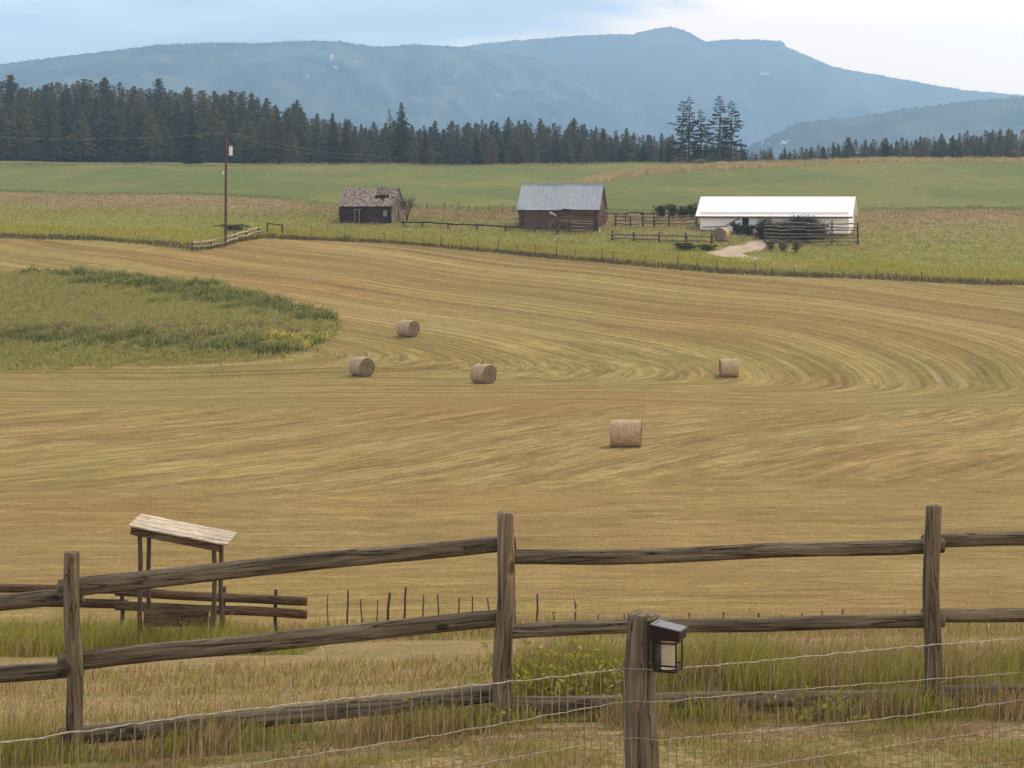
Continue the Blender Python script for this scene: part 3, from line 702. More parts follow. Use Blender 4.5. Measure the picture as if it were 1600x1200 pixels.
# neighbouring posts just outside the middle of the view
log('post', fp(118, 1230, -.05), fp(112, 862, -.05), .056, .048, M['post'], ff, 13, n=16, seg=30, rough=.07, sq=.3, along='z', rootloc=floc)
log('post', fp(1462, 1150, -.05), fp(1458, 790, -.05), .056, .048, M['post'], ff, 23, n=16, seg=30, rough=.07, sq=.3, along='z', rootloc=floc)
# rails to the left run behind the post and end just past it
for i, (yl, yr) in enumerate([(913, 846.5), (1029, 962.5), (1146, 1079)]):
    log('rail', fp(92, yl + 8, .07), fp(806 - i*3, yr, .10), .058, .0535, M['rail'], ff, 40+i, n=16, seg=60, rough=.07, sq=.35, bend=.009, rootloc=floc)
    log('rail', fp(798 - i*4, [871.5, 986, 1100][i], .02), fp(1475, [852, 968, 1089][i], .08), .0475, .046, M['rail'], ff, 50+i, n=16, seg=60, rough=.07, sq=.35, bend=.013, rootloc=floc)
    log('rail', fp(1440, [845, 962, 1084][i], .14), fp(2000, [835, 955, 1078][i], .1), .046, .046, M['rail'], ff, 60+i, n=12, seg=30, rough=.06, sq=.3, rootloc=floc)
    log('rail', fp(-420, yl + 70, .07), fp(130, yl + 14, .17), .056, .054, M['rail'], ff, 70+i, n=12, seg=30, rough=.06, sq=.3, rootloc=floc)

# --- wire mesh fence and the lantern post
mf = empty('mesh_fence', GX(1005, 9.5)); tag(mf, 'galvanised wire mesh garden fence stapled to a thick post in the right foreground', 'fence'); mloc = mf.location.copy()
log('post', P(1006, 1452, 9.5), P(1004, 958, 9.5), .078, .067, M['post'], mf, 5, n=20, seg=60, rough=.05, sq=.12, along='z', rootloc=mloc)
log('post', Vector((-1.75, 5.6, -2.9)), Vector((-1.75, 5.6, -1.4)), .07, .065, M['post'], mf, 6, along='z', rootloc=mloc)
log('post', Vector((2.82, 11.85, -3.4)), Vector((2.82, 11.85, -2.05)), .07, .065, M['post'], mf, 7, along='z', rootloc=mloc)
wpath = [Vector((-1.72, 5.66, -1.46)), Vector((-.917, 7.1, -1.66)), Vector((.50, 9.405, -1.985)), Vector((.60, 9.425, -2.0)), Vector((1.33, 10.3, -2.14)), Vector((2.79, 11.83, -2.36))]
def along_path(pts, s):
    for a, b in zip(pts, pts[1:]):
        l = (b - a).length
        if s <= l: return a + (b - a)*(s/l)
        s -= l
    return pts[-1]
Ltot = sum((b-a).length for a, b in zip(wpath, wpath[1:]))
wm = MB(); rnd = random.Random(4)
drops = [0, .157, .312, .467, .622, .777, .93, 1.07]
ns_ = int(Ltot/0.04)
for di, d in enumerate(drops):
    pts = []
    for i in range(ns_+1):
        p = along_path(wpath, Ltot*i/ns_); w = .0015*math.sin(i*.9+di) + .002*rnd.uniform(-1, 1) + .012*math.sin(i*.045+di*2)
        pts.append(p + Vector((0, 0, -d*1.0 + w)))
    wm.m = 0
    wm.tube(pts, .0022 if di == 0 else (.0019 if di < 3 else .0015), n=5)
    if di == 0: wm.tube([p + Vector((.003*math.sin(i*1.7), .003*math.cos(i*1.7), .003*math.sin(i*1.7+1))) for i, p in enumerate(pts)], .0013, n=4)
s = 0.03
while s < Ltot:
    p = along_path(wpath, s); pts = []
    q1_, q2_ = rnd.uniform(-.006, .006), rnd.uniform(-.008, .008)
    for k in range(9):
        f = k/8; pts.append(p + Vector((q1_*math.sin(f*9) + q2_*f, 0, .004 - 1.075*f)))
    wm.m = 1; wm.tube(pts, .0018, n=4)
    s += .066
wm.build('wire_mesh', [M['wire'], M['wiredark']], mf, loc=None)
bpy.context.view_layer.update()
mf.children[-1].matrix_parent_inverse = Matrix.Translation(mloc).inverted()
st = MB()
for zz in (-1.985, -2.142, -2.297, -2.45): st.tube([Vector((.553, 9.418, zz+.012)), Vector((.553, 9.408, zz+.012)), Vector((.553, 9.408, zz-.012)), Vector((.553, 9.418, zz-.012))], .002, n=5)
st.tube([Vector((.575, 9.44, -1.80)), Vector((.575, 9.425, -1.80))], .006, n=8); st.tube([Vector((.58, 9.44, -1.98)), Vector((.58, 9.425, -1.98))], .004, n=8)
so = tag(st.build('staples', M['wire'], mf), kind='stuff'); so.matrix_parent_inverse = Matrix.Translation(mloc).inverted()

# --- solar lantern on the post
LZ = P(1044, 1048, 9.37)
la = empty('lantern', (P(1044, 0, 9.37).x, 9.37, LZ.z), R(-20)); tag(la, 'dark bronze solar wall lantern with slanted roof and frosted glass on the thick post', 'lantern')
Mg = newmat('frosted glass'); gb = Mg[4]; gb.inputs['Base Color'].default_value = (0.62, 0.56, 0.42, 1); gb.inputs['Roughness'].default_value = 0.45; gb.inputs['Transmission Weight'].default_value = 0.55; gb.inputs['IOR'].default_value = 1.3
Msol = noise_mat('glossy solar panel', [(0.4, (0.10, 0.09, 0.10)), (0.6, (0.14, 0.13, 0.14))], ns=30, rough=0.4, spec=0.25)
W_ = .047
b = MB(); b.box((-.052, 0, .105), (.014, .07, .19)); b.build('back_plate', M['bronze'], la)
h = MB()   # wedge shaped hood, high at the post side
h.add([(-.062, -.056, .135), (.062, -.056, .135), (.062, .056, .135), (-.062, .056, .135), (-.062, -.056, .192), (.066, -.058, .170), (.066, .058, .170), (-.062, .056, .192)],
      [(0, 3, 2, 1), (0, 1, 5, 4), (1, 2, 6, 5), (2, 3, 7, 6), (3, 0, 4, 7), (4, 5, 6, 7)])
h.build('hood', M['bronze'], la)
r_ = MB(); rm = Matrix.Rotation(math.atan2(.022, .128), 3, 'Y'); r_.box((0.003, 0, .1845), (.142, .126, .006), rm); r_.build('roof', M['bronze'], la)
r_ = MB(); r_.box((0.004, 0, .1892), (.128, .112, .003), rm); r_.build('solar_panel', Msol, la)
c = MB()
for sx in (-1, 1):
    for sy in (-1, 1): c.box((sx*W_, sy*W_, .070), (.006, .006, .136))
for z in (.004, .028, .122):
    for s_ in (-1, 1):
        c.box((0, s_*W_, z), (W_*2 - .007, .005, .006)); c.box((s_*W_, 0, z), (.005, W_*2 - .007, .006))
c.build('cage', M['bronze'], la)
g = MB(); g.tube([(0, 0, .010), (0, 0, .13)], .031, n=20); g.build('frosted_glass', Mg[0], la, smooth=False)
b = MB(); b.box((0, 0, .0035), (W_*2 - .008, W_*2 - .008, .005)); b.build('base', M['bronze'], la)

# --- fence of thin crooked stakes at the near edge of the hay field
sf = empty('stake_fence', GX(700, 42)); tag(sf, 'low fence of thin crooked stakes and wire at the near edge of the hay field', 'fence'); sloc = sf.location.copy()
stk = [(512, 930, 0, .5), (540, 922, -4, 1.0), (565, 936, 2, .7), (590, 938, 0, .5), (605, 926, -4, 1.7), (632, 917, -2, 1.2), (662, 930, 0, .8), (689, 928, 5, .8), (717, 934, -1, .8), (742, 931, 4, .7), (767, 934, 5, .7), (804, 936, 0, 1.6), (837, 928, -3, 1.1), (868, 956, 4, .6), (899, 935, 1, .9), (935, 960, 0, .7), (973, 960, -2, .9), (1185, 958, 0, 1.3)]
stk += [(x, 950 + (x*7) % 13, (x*3) % 7 - 3, .8) for x in list(range(1218, 1600, 33)) + [1080, 1130]]
for i, (x, y, ln, th) in enumerate(stk):
    g = GX(x, 42); t = P(x, y, 42); 
    log('stake', (g.x, 42, g.z - .1), (t.x + ln/83*-1, 42, t.z), .018*th + .004, .014*th + .004, M['stake'], sf, 80+i, n=6, seg=6, along='z', bend=.012, rootloc=sloc)
w = MB()
for dz in (.25, .55):
    w.tube([Vector((x_, 42, float(gz(x_, 42)) + dz + .03*math.sin(x_*2))) for x_ in np.arange(-3.5, 9.6, .4)], .0035, n=4)
wo_ = w.build('wire', M['wiredark'], sf); wo_.matrix_parent_inverse = Matrix.Translation(sloc).inverted()

# --- brown rail fence end at left, and the lean-to behind it
bf_ = empty('log_fence', GX(431, 39.5)); tag(bf_, 'short brown two-rail log fence ending in tall green grass at left', 'fence'); bl = bf_.location.copy()
log('post', GX(431, 39.5) - Vector((0, 0, .2)), P(431, 921, 39.5), .035, .03, M['stake'], bf_, 1, along='z', rootloc=bl)
log('post', GX(350, 39.5) - Vector((0, 0, .2)), P(350, 916, 39.5), .04, .035, M['stake'], bf_, 2, along='z', rootloc=bl)
log('post', GX(190, 39.5) - Vector((0, 0, .2)), P(190, 910, 39.5), .04, .035, M['stake'], bf_, 3, along='z', rootloc=bl)
log('rail', P(180, 924, 39.35), P(480, 939, 39.35), .082, .080, M['brownrail'], bf_, 4, seg=30, rootloc=bl)
log('rail', P(180, 946, 39.35), P(480, 960, 39.35), .078, .080, M['brownrail'], bf_, 5, seg=30, rootloc=bl)
log('rail', P(-200, 915, 39.35), P(200, 921, 39.6), .08, .08, M['brownrail'], bf_, 6, seg=30, rootloc=bl)
log('rail', P(-200, 938, 39.35), P(200, 943, 39.6), .08, .08, M['brownrail'], bf_, 7, seg=30, rootloc=bl)

lt = empty('feed_shelter', GX(300, 36)); tag(lt, 'small open feed shelter with pale sloping plank roof at the left edge', 'shelter'); ll = lt.location.copy()
def loc_in(root, p): return Vector(p) - root.location
a_ = P(361, 844, 36); zt = a_.z
r_ = MB(); rot = Matrix.Rotation(R(11), 3, 'Y')
for k in range(6): r_.box(loc_in(lt, (a_.x - .78, 35.55 + k*.21, zt + .16 + .004*(k % 2))), (1.6, .2, .022), rot)
r_.build('roof', M['paleboard'], lt)
r_ = MB(); r_.box(loc_in(lt, (a_.x - .82, 35.50, zt + .09)), (1.44, .03, .12), rot); r_.build('fascia', M['brownrail'], lt)
for dx_ in (-.22, -1.4):
    for yy in (35.6, 36.5):
        top = zt + .10 - (dx_ + .78)*math.tan(R(11)); X_ = a_.x + dx_
        log('post', (X_, yy, float(gz(X_, yy)) - .1), (X_, yy, top), .04, .035, M['stake'], lt, int(yy*10), along='z', rootloc=ll)
br = MB(); br.box(loc_in(lt, (a_.x - .13, 35.6, zt - .045)), (.04, .05, .16)); br.build('bracket', M['dark'], lt)
b = MB(); b.box(loc_in(lt, (a_.x - .82, 36.1, float(gz(a_.x - .8, 36)) + .5)), (1.1, .6, .08)); b.box(loc_in(lt, (a_.x - .82, 35.8, float(gz(a_.x - .8, 36)) + .6)), (1.1, .04, .25)); b.build('trough', M['brownrail'], lt)

# ------------------------------------------------------------------ log buildings
def frame(root):
    return Matrix.Translation(root.location) @ Matrix.Rotation(root.rotation_euler.z, 4, 'Z')
def logwall(mb, x0, x1, y, z0, z1, r, seed, axis='x', skip=()):
    rnd = random.Random(seed); z = z0 + r
    i = 0
    while z < z1:
        rr = r*rnd.uniform(.85, 1.05)
        segs = [(x0 - rnd.uniform(.08, .3), x1 + rnd.uniform(.08, .3))]
        for (a, b, za, zb) in skip:
            if za < z < zb:
                segs = [(segs[0][0], a), (b, segs[0][1])]
        for (a, b) in segs:
            pts = [Vector((a + (b-a)*k/6, y + rnd.uniform(-.02, .02), z + rnd.uniform(-.015, .015))) if axis == 'x' else Vector((y + rnd.uniform(-.02, .02), a + (b-a)*k/6, z + rnd.uniform(-.015, .015))) for k in range(7)]
            mb.tube(pts, [rr*rnd.uniform(.93, 1.05) for _ in pts], n=9)
        z += rr*1.88; i += 1

# --- left: collapsing log cabin
cb = empty('log_cabin', GX(571, 275), R(-13)); tag(cb, 'small collapsing log cabin with ragged grey shake roof, left of the two old cabins', 'cabin')
cw, cd, ch = 6.35, 5.2, 2.15          # width, depth, wall height; local origin at ground, middle of front wall
lo_, hi_ = -cw/2, cw/2
for nm, args in (('front_wall', (lo_, hi_, 0, -.3, ch, .125, 1, 'x', ((-1.35, -.55, -.2, 1.75),))), ('back_wall', (lo_, hi_, cd, -.3, ch, .125, 2)), ):
    w = MB(); logwall(w, *args); w.build(nm, M['darklog'], cb, smooth=True)
for nm, xx in (('side_wall', lo_), ('side_wall', hi_)):
    w = MB(); logwall(w, 0, cd, xx, -.3, ch*.98, .125, 5 + int(xx), 'y'); w.build(nm, M['darklog'], cb, smooth=True)
b = MB(); b.box((0, cd/2, ch*.45), (cw - .5, cd - .5, ch*.9)); b.build('dark_interior', M['dark'], cb)
d = MB(); d.box((-.72, -.16, .85), (.14, .04, 1.6)); d.box((-.95, -.15, 1.70), (.9, .05, .12)); d.box((-1.33, -.16, .85), (.1, .04, 1.6)); d.build('door_frame', M['greylog'], cb)
d = MB(); d.box((-1.03, .02, .8), (.55, .04, 1.5)); d.build('door', M['darklog'], cb)
d = MB(); d.box((2.55, -.15, 1.2), (.5, .05, .75)); d.build('window_board', M['greyboard'], cb)
# shake roof: individual courses of shakes with gaps, sagging ridge
def shake_roof(front, seed):
    rnd = random.Random(seed); mb = MB()
    rise = 2.4; over = .35
    half = cd/2 + over
    nrow = 13
    for r in range(nrow):
        t0 = r/nrow; t1 = (r + 1.55)/nrow
        x = lo_ - .2
        while x < hi_ + .25:
            wd = rnd.uniform(.12, .3); xm = x + wd/2
            sag = .20*math.sin((xm - lo_)/cw*3.14)*t0 + .10*math.sin(xm*2.2 + 1)*t0
            gone = rnd.random() < (.05 + .16*t0)
            if t0 > .86 and -1.7 < xm < .9: gone = rnd.random() < .65
            if .9 < xm < 2.7 and .38 < t0 < .5: gone = True
            if gone: x += wd; continue
            lift = rnd.uniform(0, .05) + (.14 if .9 < xm < 2.7 and t0 > .5 else 0)
            y0, z0 = -over + half*t0, ch - .12 + (rise)*t0 - sag + lift + .03
            y1, z1 = -over + half*min(t1, 1.0), ch - .12 + rise*min(t1, 1.0) - sag*1.02 + lift*.3
            if not front: y0, y1 = cd - y0, cd - y1
            k = rnd.uniform(-.04, .04)
            vs = [(x+k, y0, z0), (x + wd*.94 + k, y0, z0 + rnd.uniform(-.015, .015)), (x + wd*.94, y1, z1), (x, y1, z1)]
            vs += [(a, b_, c_ - .03) for a, b_, c_ in vs]
            mb.add(vs, [(0, 1, 2, 3), (7, 6, 5, 4), (0, 4, 5, 1), (1, 5, 6, 2), (2, 6, 7, 3), (3, 7, 4, 0)])
            x += wd
    return mb
M['shake'] = noise_mat('weathered shakes', [(0.28, (0.10, 0.075, 0.06)), (0.5, (0.235, 0.19, 0.155)), (0.72, (0.42, 0.36, 0.30))], (1.6, .8, .8), ns=2.2, detail=8, rough=.9, bump=.5)
shake_roof(True, 4).build('roof', M['shake'], cb); shake_roof(False, 8).build('roof', M['shake'], cb)
rf = MB()   # sheathing poles under the shakes
rf.add([(lo_, -.2, ch - .12), (hi_, -.2, ch - .12), (hi_, cd/2, ch + 2.0), (0, cd/2, ch + 1.86), (lo_, cd/2, ch + 2.05)], [(0, 1, 2, 3, 4)])
rf.add([(lo_, cd+.2, ch - .12), (hi_, cd+.2, ch - .12), (hi_, cd/2, ch + 2.0), (0, cd/2, ch + 1.86), (lo_, cd/2, ch + 2.05)], [(4, 3, 2, 1, 0)])
rf.build('roof_lining', M['darklog'], cb)
rf = MB()
for k in range(8): rf.tube([(lo_ + cw*k/7, -.3, ch - .14), (lo_ + cw*k/7, cd/2, ch + 2.1 - .12*math.sin(k/7*3.14))], .04, n=6)
rf.tube([(hi_ + .3, -.42, ch - .16), (hi_ + .32, cd/2, ch + 2.3)], .055, n=6); rf.tube([(hi_ + .3, cd + .42, ch - .16), (hi_ + .32, cd/2, ch + 2.3)], .055, n=6)
rf.build('rafter', M['greylog'], cb)
gb_ = MB(); rnd = random.Random(3)
yy = .03
while yy < cd - .1:
    wd = rnd.uniform(.14, .24)
    top = ch + 2.1*(1 - abs(yy + wd/2 - cd/2)/(cd/2 + .1))
    bot = ch*.0 - .2 if yy < 1.5 or rnd.random() < .6 else rnd.uniform(.9, 1.7)
    if rnd.random() < .9: gb_.box((hi_ + .16 + rnd.uniform(-.02, .02), yy + wd/2, (top + bot)/2), (.03, wd*.93, top - bot))
    yy += wd
gb_.build('gable_boards', M['greyboard'], cb)
gb_ = MB(); yy = .1
while yy < cd - .1:
    top = ch + 2.1*(1 - abs(yy + .1 - cd/2)/(cd/2 + .1)); gb_.box((lo_ - .16, yy + .1, (top + ch*.9)/2), (.03, .19, top - ch*.9)); yy += .2
gb_.build('gable_boards', M['greyboard'], cb)
pb = MB(); pb.tube([(hi_ + .28, -.2, -.2), (hi_ + .26, -.18, 1.25)], .055, n=6); pb.build('corner_post', M['paleboard'], cb)

# --- middle: barn of red-brown logs under a blue-grey metal roof
br_ = empty('log_barn', GX(873, 266), R(-9.5)); tag(br_, 'red-brown log barn with smooth blue-grey metal roof in the middle distance', 'barn')
bw, bd, bh = 9.2, 6.6, 2.5
lo_, hi_ = -bw/2, bw/2
w = MB(); logwall(w, lo_, hi_, 0, -.35, bh, .165, 21); w.build('front_wall', M['oldlog'], br_, smooth=True)
w = MB(); logwall(w, lo_, hi_, bd, -.35, bh, .125, 22); w.build('back_wall', M['oldlog'], br_, smooth=True)
for xx in (lo_, hi_):
    w = MB(); logwall(w, 0, bd, xx, -.35, bh, .125, 24 + int(xx), 'y'); w.build('side_wall', M['oldlog'], br_, smooth=True)
b = MB(); b.box((0, bd/2, bh*.45), (bw - .3, bd - .3, bh*.9 + .1)); b.build('dark_interior', M['dark'], br_)
b = MB(); b.box((-2.45, -.175, 1.08), (3.4, .05, 2.35)); b.build('plank_door', noise_mat('dark red boards', [(0.3, (0.06, 0.034, 0.024)), (0.7, (0.135, 0.078, 0.056))], (6, 1, .5), ns=1.6), br_)
b = MB(); b.box((hi_ - .08, -.17, 1.1), (.22, .1, 2.7)); b.build('corner_post', M['darklog'], br_)
Mmet = noise_mat('blue grey metal roofing', [(0.35, (0.235, 0.27, 0.30)), (0.65, (0.295, 0.33, 0.36))], (.8, .35, .35), ns=2.0, rough=.5, spec=.4, metal=.0, bump=.15)
bt = 2.95
def metal_roof(mb, front):
    n_ = 18
    for k in range(n_):
        xa = lo_ - .35 + (bw + .7)*k/n_; xb = lo_ - .35 + (bw + .7)*(k+1)/n_
        wv = lambda x: .05*math.sin(x*1.1 + .8) + .03*math.sin(x*2.3)
        za, zb = bh - .12 + wv(xa), bh - .12 + wv(xb)
        ya, yc = (-.55, bd/2) if front else (bd + .55, bd/2)
        q = [(xa, ya, za), (xb, ya, zb), (xb, yc, bh + bt + .02*math.sin(xb)), (xa, yc, bh + bt + .02*math.sin(xa))]
        q += [(a, b_, c_ + .035) for a, b_, c_ in q]
        mb.add(q, [(0, 3, 2, 1), (4, 5, 6, 7), (0, 1, 5, 4), (2, 3, 7, 6), (0, 4, 7, 3), (1, 2, 6, 5)])
        mb.box((xa, (ya + yc)/2, (za + bh + bt)/2 + .045), (.03, math.hypot(yc - ya, bt + .12), .03), Matrix.Rotation(math.atan2(bh + bt - za, yc - ya), 3, 'X'))
r_ = MB(); metal_roof(r_, True); r_.build('roof', Mmet, br_)
r_ = MB(); metal_roof(r_, False); r_.build('roof', Mmet, br_)
r_ = MB(); r_.box((-2.2, -.42, bh - .055), (5.4, .42, .03), Matrix.Rotation(R(27), 3, 'X')); r_.build('loose_roof_sheet', noise_mat('pale loose sheet', [(0.3, (0.42, 0.44, 0.46)), (0.7, (0.55, 0.57, 0.6))], rough=.4), br_)
r_ = MB(); r_.box((0, bd/2, bh + bt + .06), (bw + .7, .3, .03)); r_.build('ridge_cap', M['palegrey'], br_)
for xx, sg in ((hi_, 1), (lo_, -1)):
    g_ = MB(); yy = 0.05
    while yy < bd - .1:
        top = bh + bt*.97*(1 - abs(yy + .11 - bd/2)/(bd/2 + .15)); g_.box((xx + sg*.14, yy + .11, (top + bh*.9)/2), (.03, .21, top - bh*.9)); yy += .225
    g_.build('gable_boards', M['oldlog'], br_)
    g_ = MB()
    for s2 in (0, 1):
        ya = -.5 if s2 == 0 else bd + .5
        g_.tube([(xx + sg*.33, ya, bh - .2), (xx + sg*.33, bd/2, bh + bt - .08)], .06, n=6)
    g_.build('barge_board', M['greylog'], br_)
g_ = MB(); g_.box((hi_ + .17, bd/2 - .7, bh + 1.0), (.03, .5, 1.5)); g_.build('loft_hatch', M['paleboard'], br_)

# things leaning on and standing before the barn
def thing_logs(name, label, cat, base, segs, mat, r=.07, part='rail', group=None, seed=0):
    root = empty(name, base); tag(root, label, cat, group)
    for i, (a, b) in enumerate(segs):
        log(part, a, b, r, r*.9, mat, root, seed+i, n=7, seg=5, rootloc=root.location, bend=.02)
    return root
Yb_ = 264.9
lp = empty('leaning_pole', GX(856, Yb_)); tag(lp, 'thin grey pole leaning against the front of the metal roofed barn', 'pole')
log('pole', P(856, 362, Yb_ - .6), P(868, 336, 265.3), .05, .04, M['greylog'], lp, 3, n=7, seg=5, rootloc=lp.location)
lb = empty('hanging_board', P(864, 334, 265.0)); tag(lb, 'short pale board hanging crooked under the eave of the metal roofed barn', 'board')
b = MB(); b.box((0, 0, 0), (.98, .05, .24), Matrix.Rotation(R(28), 3, 'Y')); b.build('board', M['paleboard'], lb)
segs = []
for k, (yy, x0, x1) in enumerate([(345.5, 871, 926), (349.5, 888, 929), (353.8, 890, 929), (358.5, 884, 928), (362.5, 905, 926)]): segs.append((P(x0, yy, 263.6), P(x1, yy + .6, 263.6)))
pen = thing_logs('log_pen', 'stack of pale rails fenced against the right front of the log barn', 'rail stack', GX(900, 263.6), segs, M['greylog'], .1, seed=200)
for x in (872, 890, 928):
    log('post', GX(x, 263.5) - Vector((0, 0, .2)), P(x, 343.5, 263.5), .08, .07, M['darklog'], pen, x, n=7, seg=4, along='z', rootloc=pen.location)
log('brace', P(876, 349, 263.4), P(869, 364, 263.2), .06, .06, M['greylog'], pen, 9, n=6, seg=4, rootloc=pen.location)
wp = empty('white_post', GX(937, 263.8)); tag(wp, 'short white post standing at the right corner of the log barn', 'post')
log('post', GX(937, 263.8) - Vector((0, 0, .2)), P(937, 356, 263.8), .09, .08, M['palegrey'], wp, 2, n=8, seg=4, along='z', rootloc=wp.location)

# --- right: long white shed
sh = empty('white_shed', GX(1094, 266), R(-13)); tag(sh, 'long low white shed with bright white metal roof and dark red fascia', 'shed')
sw, sdp, shh = 17.5, 8.0, 1.85       # local x from -0.35 (left gable) ; front wall at y 0
Mwh = noise_mat('white painted boards', [(0.3, (0.70, 0.69, 0.66)), (0.7, (0.84, 0.83, 0.80))], (.5, .5, 5), ns=2.5, rough=.8, bump=.2)
Mwr = noise_mat('white enamelled roofing', [(0.3, (0.80, 0.79, 0.76)), (0.7, (0.86, 0.85, 0.83))], (3, .3, .3), ns=2, rough=.35, spec=.5, bump=.05)
Mred = noise_mat('dark red paint', [(0.3, (0.12, 0.045, 0.04)), (0.7, (0.19, 0.08, 0.07))], ns=3)
b = MB(); b.box((sw/2, .06, .85), (sw, .12, 2.5)); b.build('front_wall', Mwh, sh)
b = MB(); b.box((sw/2, sdp - .06, .85), (sw, .12, 2.5)); b.build('back_wall', Mwh, sh)
for xx in (.06, sw - .06):
    b = MB(); b.add([(xx - .06, .12, -.4), (xx - .06, sdp - .12, -.4), (xx - .06, sdp - .12, shh), (xx - .06, sdp/2, shh + 2.0), (xx - .06, .12, shh), (xx + .06, .12, -.4), (xx + .06, sdp - .12, -.4), (xx + .06, sdp - .12, shh), (xx + .06, sdp/2, shh + 2.0), (xx + .06, .12, shh)],
          [(4, 3, 2, 1, 0), (5, 6, 7, 8, 9), (0, 1, 6, 5), (1, 2, 7, 6), (2, 3, 8, 7), (3, 4, 9, 8), (4, 0, 5, 9)]); b.build('gable_wall', Mwh, sh)
for fr in (0, 1):
    r_ = MB(); ya = -.6 if fr == 0 else sdp + .6; ang = math.atan2(2.33, sdp/2 + .6)*(1 if fr == 0 else -1)
    Ls = math.hypot(2.33, sdp/2 + .6); cy = (ya + sdp/2)/2
    r_.box((sw/2, cy, shh + .86), (sw + 1.0, Ls, .05), Matrix.Rotation(ang, 3, 'X'))
    for k in range(24): r_.box((-.4 + (sw + .8)*k/23, cy, shh + .895), (.05, Ls - .02, .04), Matrix.Rotation(ang, 3, 'X'))
    r_.build('roof', Mwr, sh)
b = MB(); b.box((sw/2, -.59, shh - .37), (sw + .96, .05, .2)); b.build('fascia', Mred, sh)
b = MB(); b.box((5.4, -.03, .75), (.75, .05, 1.9)); b.build('door', M['dark'], sh)
b = MB(); b.box((6.0, -.04, .85), (.3, .05, 1.9)); b.build('door_jamb', Mwh, sh)
b = MB(); b.tube([(2.9, -.1, .35), (4.7, -.1, 1.35)], .07, n=6); b.tube([(.3, -.1, .3), (2.9, -.1, .35)], .06, n=6); b.build('leaning_rail', M['greylog'], sh)

# dark weathered hay stack in front of the shed
def blob_mesh(name, w, d, h, seed, mat, parent, n=40, m=20, rough=.18, top=1.0):
    v = []
    nz = np.random.RandomState(seed)
    for i in range(m+1):
        th = i/m*math.pi/2
        for k in range(n):
            a = 2*math.pi*k/n
            c1 = abs(math.cos(a))**.7*math.copysign(1, math.cos(a)); s1 = abs(math.sin(a))**.7*math.copysign(1, math.sin(a))
            rr = math.cos(th)**.45 if th < math.pi/2 - .001 else 0
            f = 1 + rough*(.5*math.sin(3*a + seed) + .3*math.sin(5*a + th*4 + seed*2)) * .5 + rough*.35*nz.randn()
            v.append((c1*w/2*rr*f, s1*d/2*rr*f, h*(math.sin(th)**.8)*(1 + rough*.5*math.sin(c1*5 + seed)) + rough*.3*nz.randn() - .15))
    f_ = [(i*n+k, i*n+(k+1) % n, (i+1)*n+(k+1) % n, (i+1)*n+k) for i in range(m) for k in range(n)]
    mb = MB(); mb.add(v, f_); return mb.build(name, mat, parent)
M['oldhay'] = noise_mat('rotten dark hay', [(0.3, (0.03, 0.02, 0.013)), (0.5, (0.075, 0.055, 0.036)), (0.72, (0.15, 0.11, 0.075))], ns=5, detail=8, bump=.8, bdist=.2)
hs = empty('bush', GX(1238, 259.2)); tag(hs, 'big dense dark brownish-green bush behind log rails before the white shed', 'bush')

# ------------------------------------------------------------------ leaves and grass
def pal(rng, n, cols, w=None, var=.18):
    cols = np.array(cols); k = rng.choice(len(cols), n, p=w)
    return cols[k] * (1 + var*(rng.rand(n, 1)*2 - 1)) * (1 + .06*(rng.rand(n, 3)*2 - 1))
def leaf_mesh(name, C, size, cols, rng, up=0.0, aspect=.55):
    """many small four-cornered leaves (or sprays) at the points C"""
    n = len(C)
    d = rng.randn(n, 3); d[:, 2] += up; d /= np.linalg.norm(d, axis=1)[:, None]
    e = rng.randn(n, 3); e -= d*(e*d).sum(1)[:, None]; e /= np.linalg.norm(e, axis=1)[:, None]
    s = (size*(0.6 + .8*rng.rand(n)))[:, None] if np.ndim(size) == 0 else np.asarray(size)[:, None]
    V = np.stack([C - d*s*.5, C + e*s*aspect*.5, C + d*s*.5, C - e*s*aspect*.5], 1).reshape(-1, 3)
    f = np.arange(4*n).reshape(n, 4)
    return mesh_np(name, V, [f], mats=[M['blade']], colors=np.repeat(cols, 4, 0))
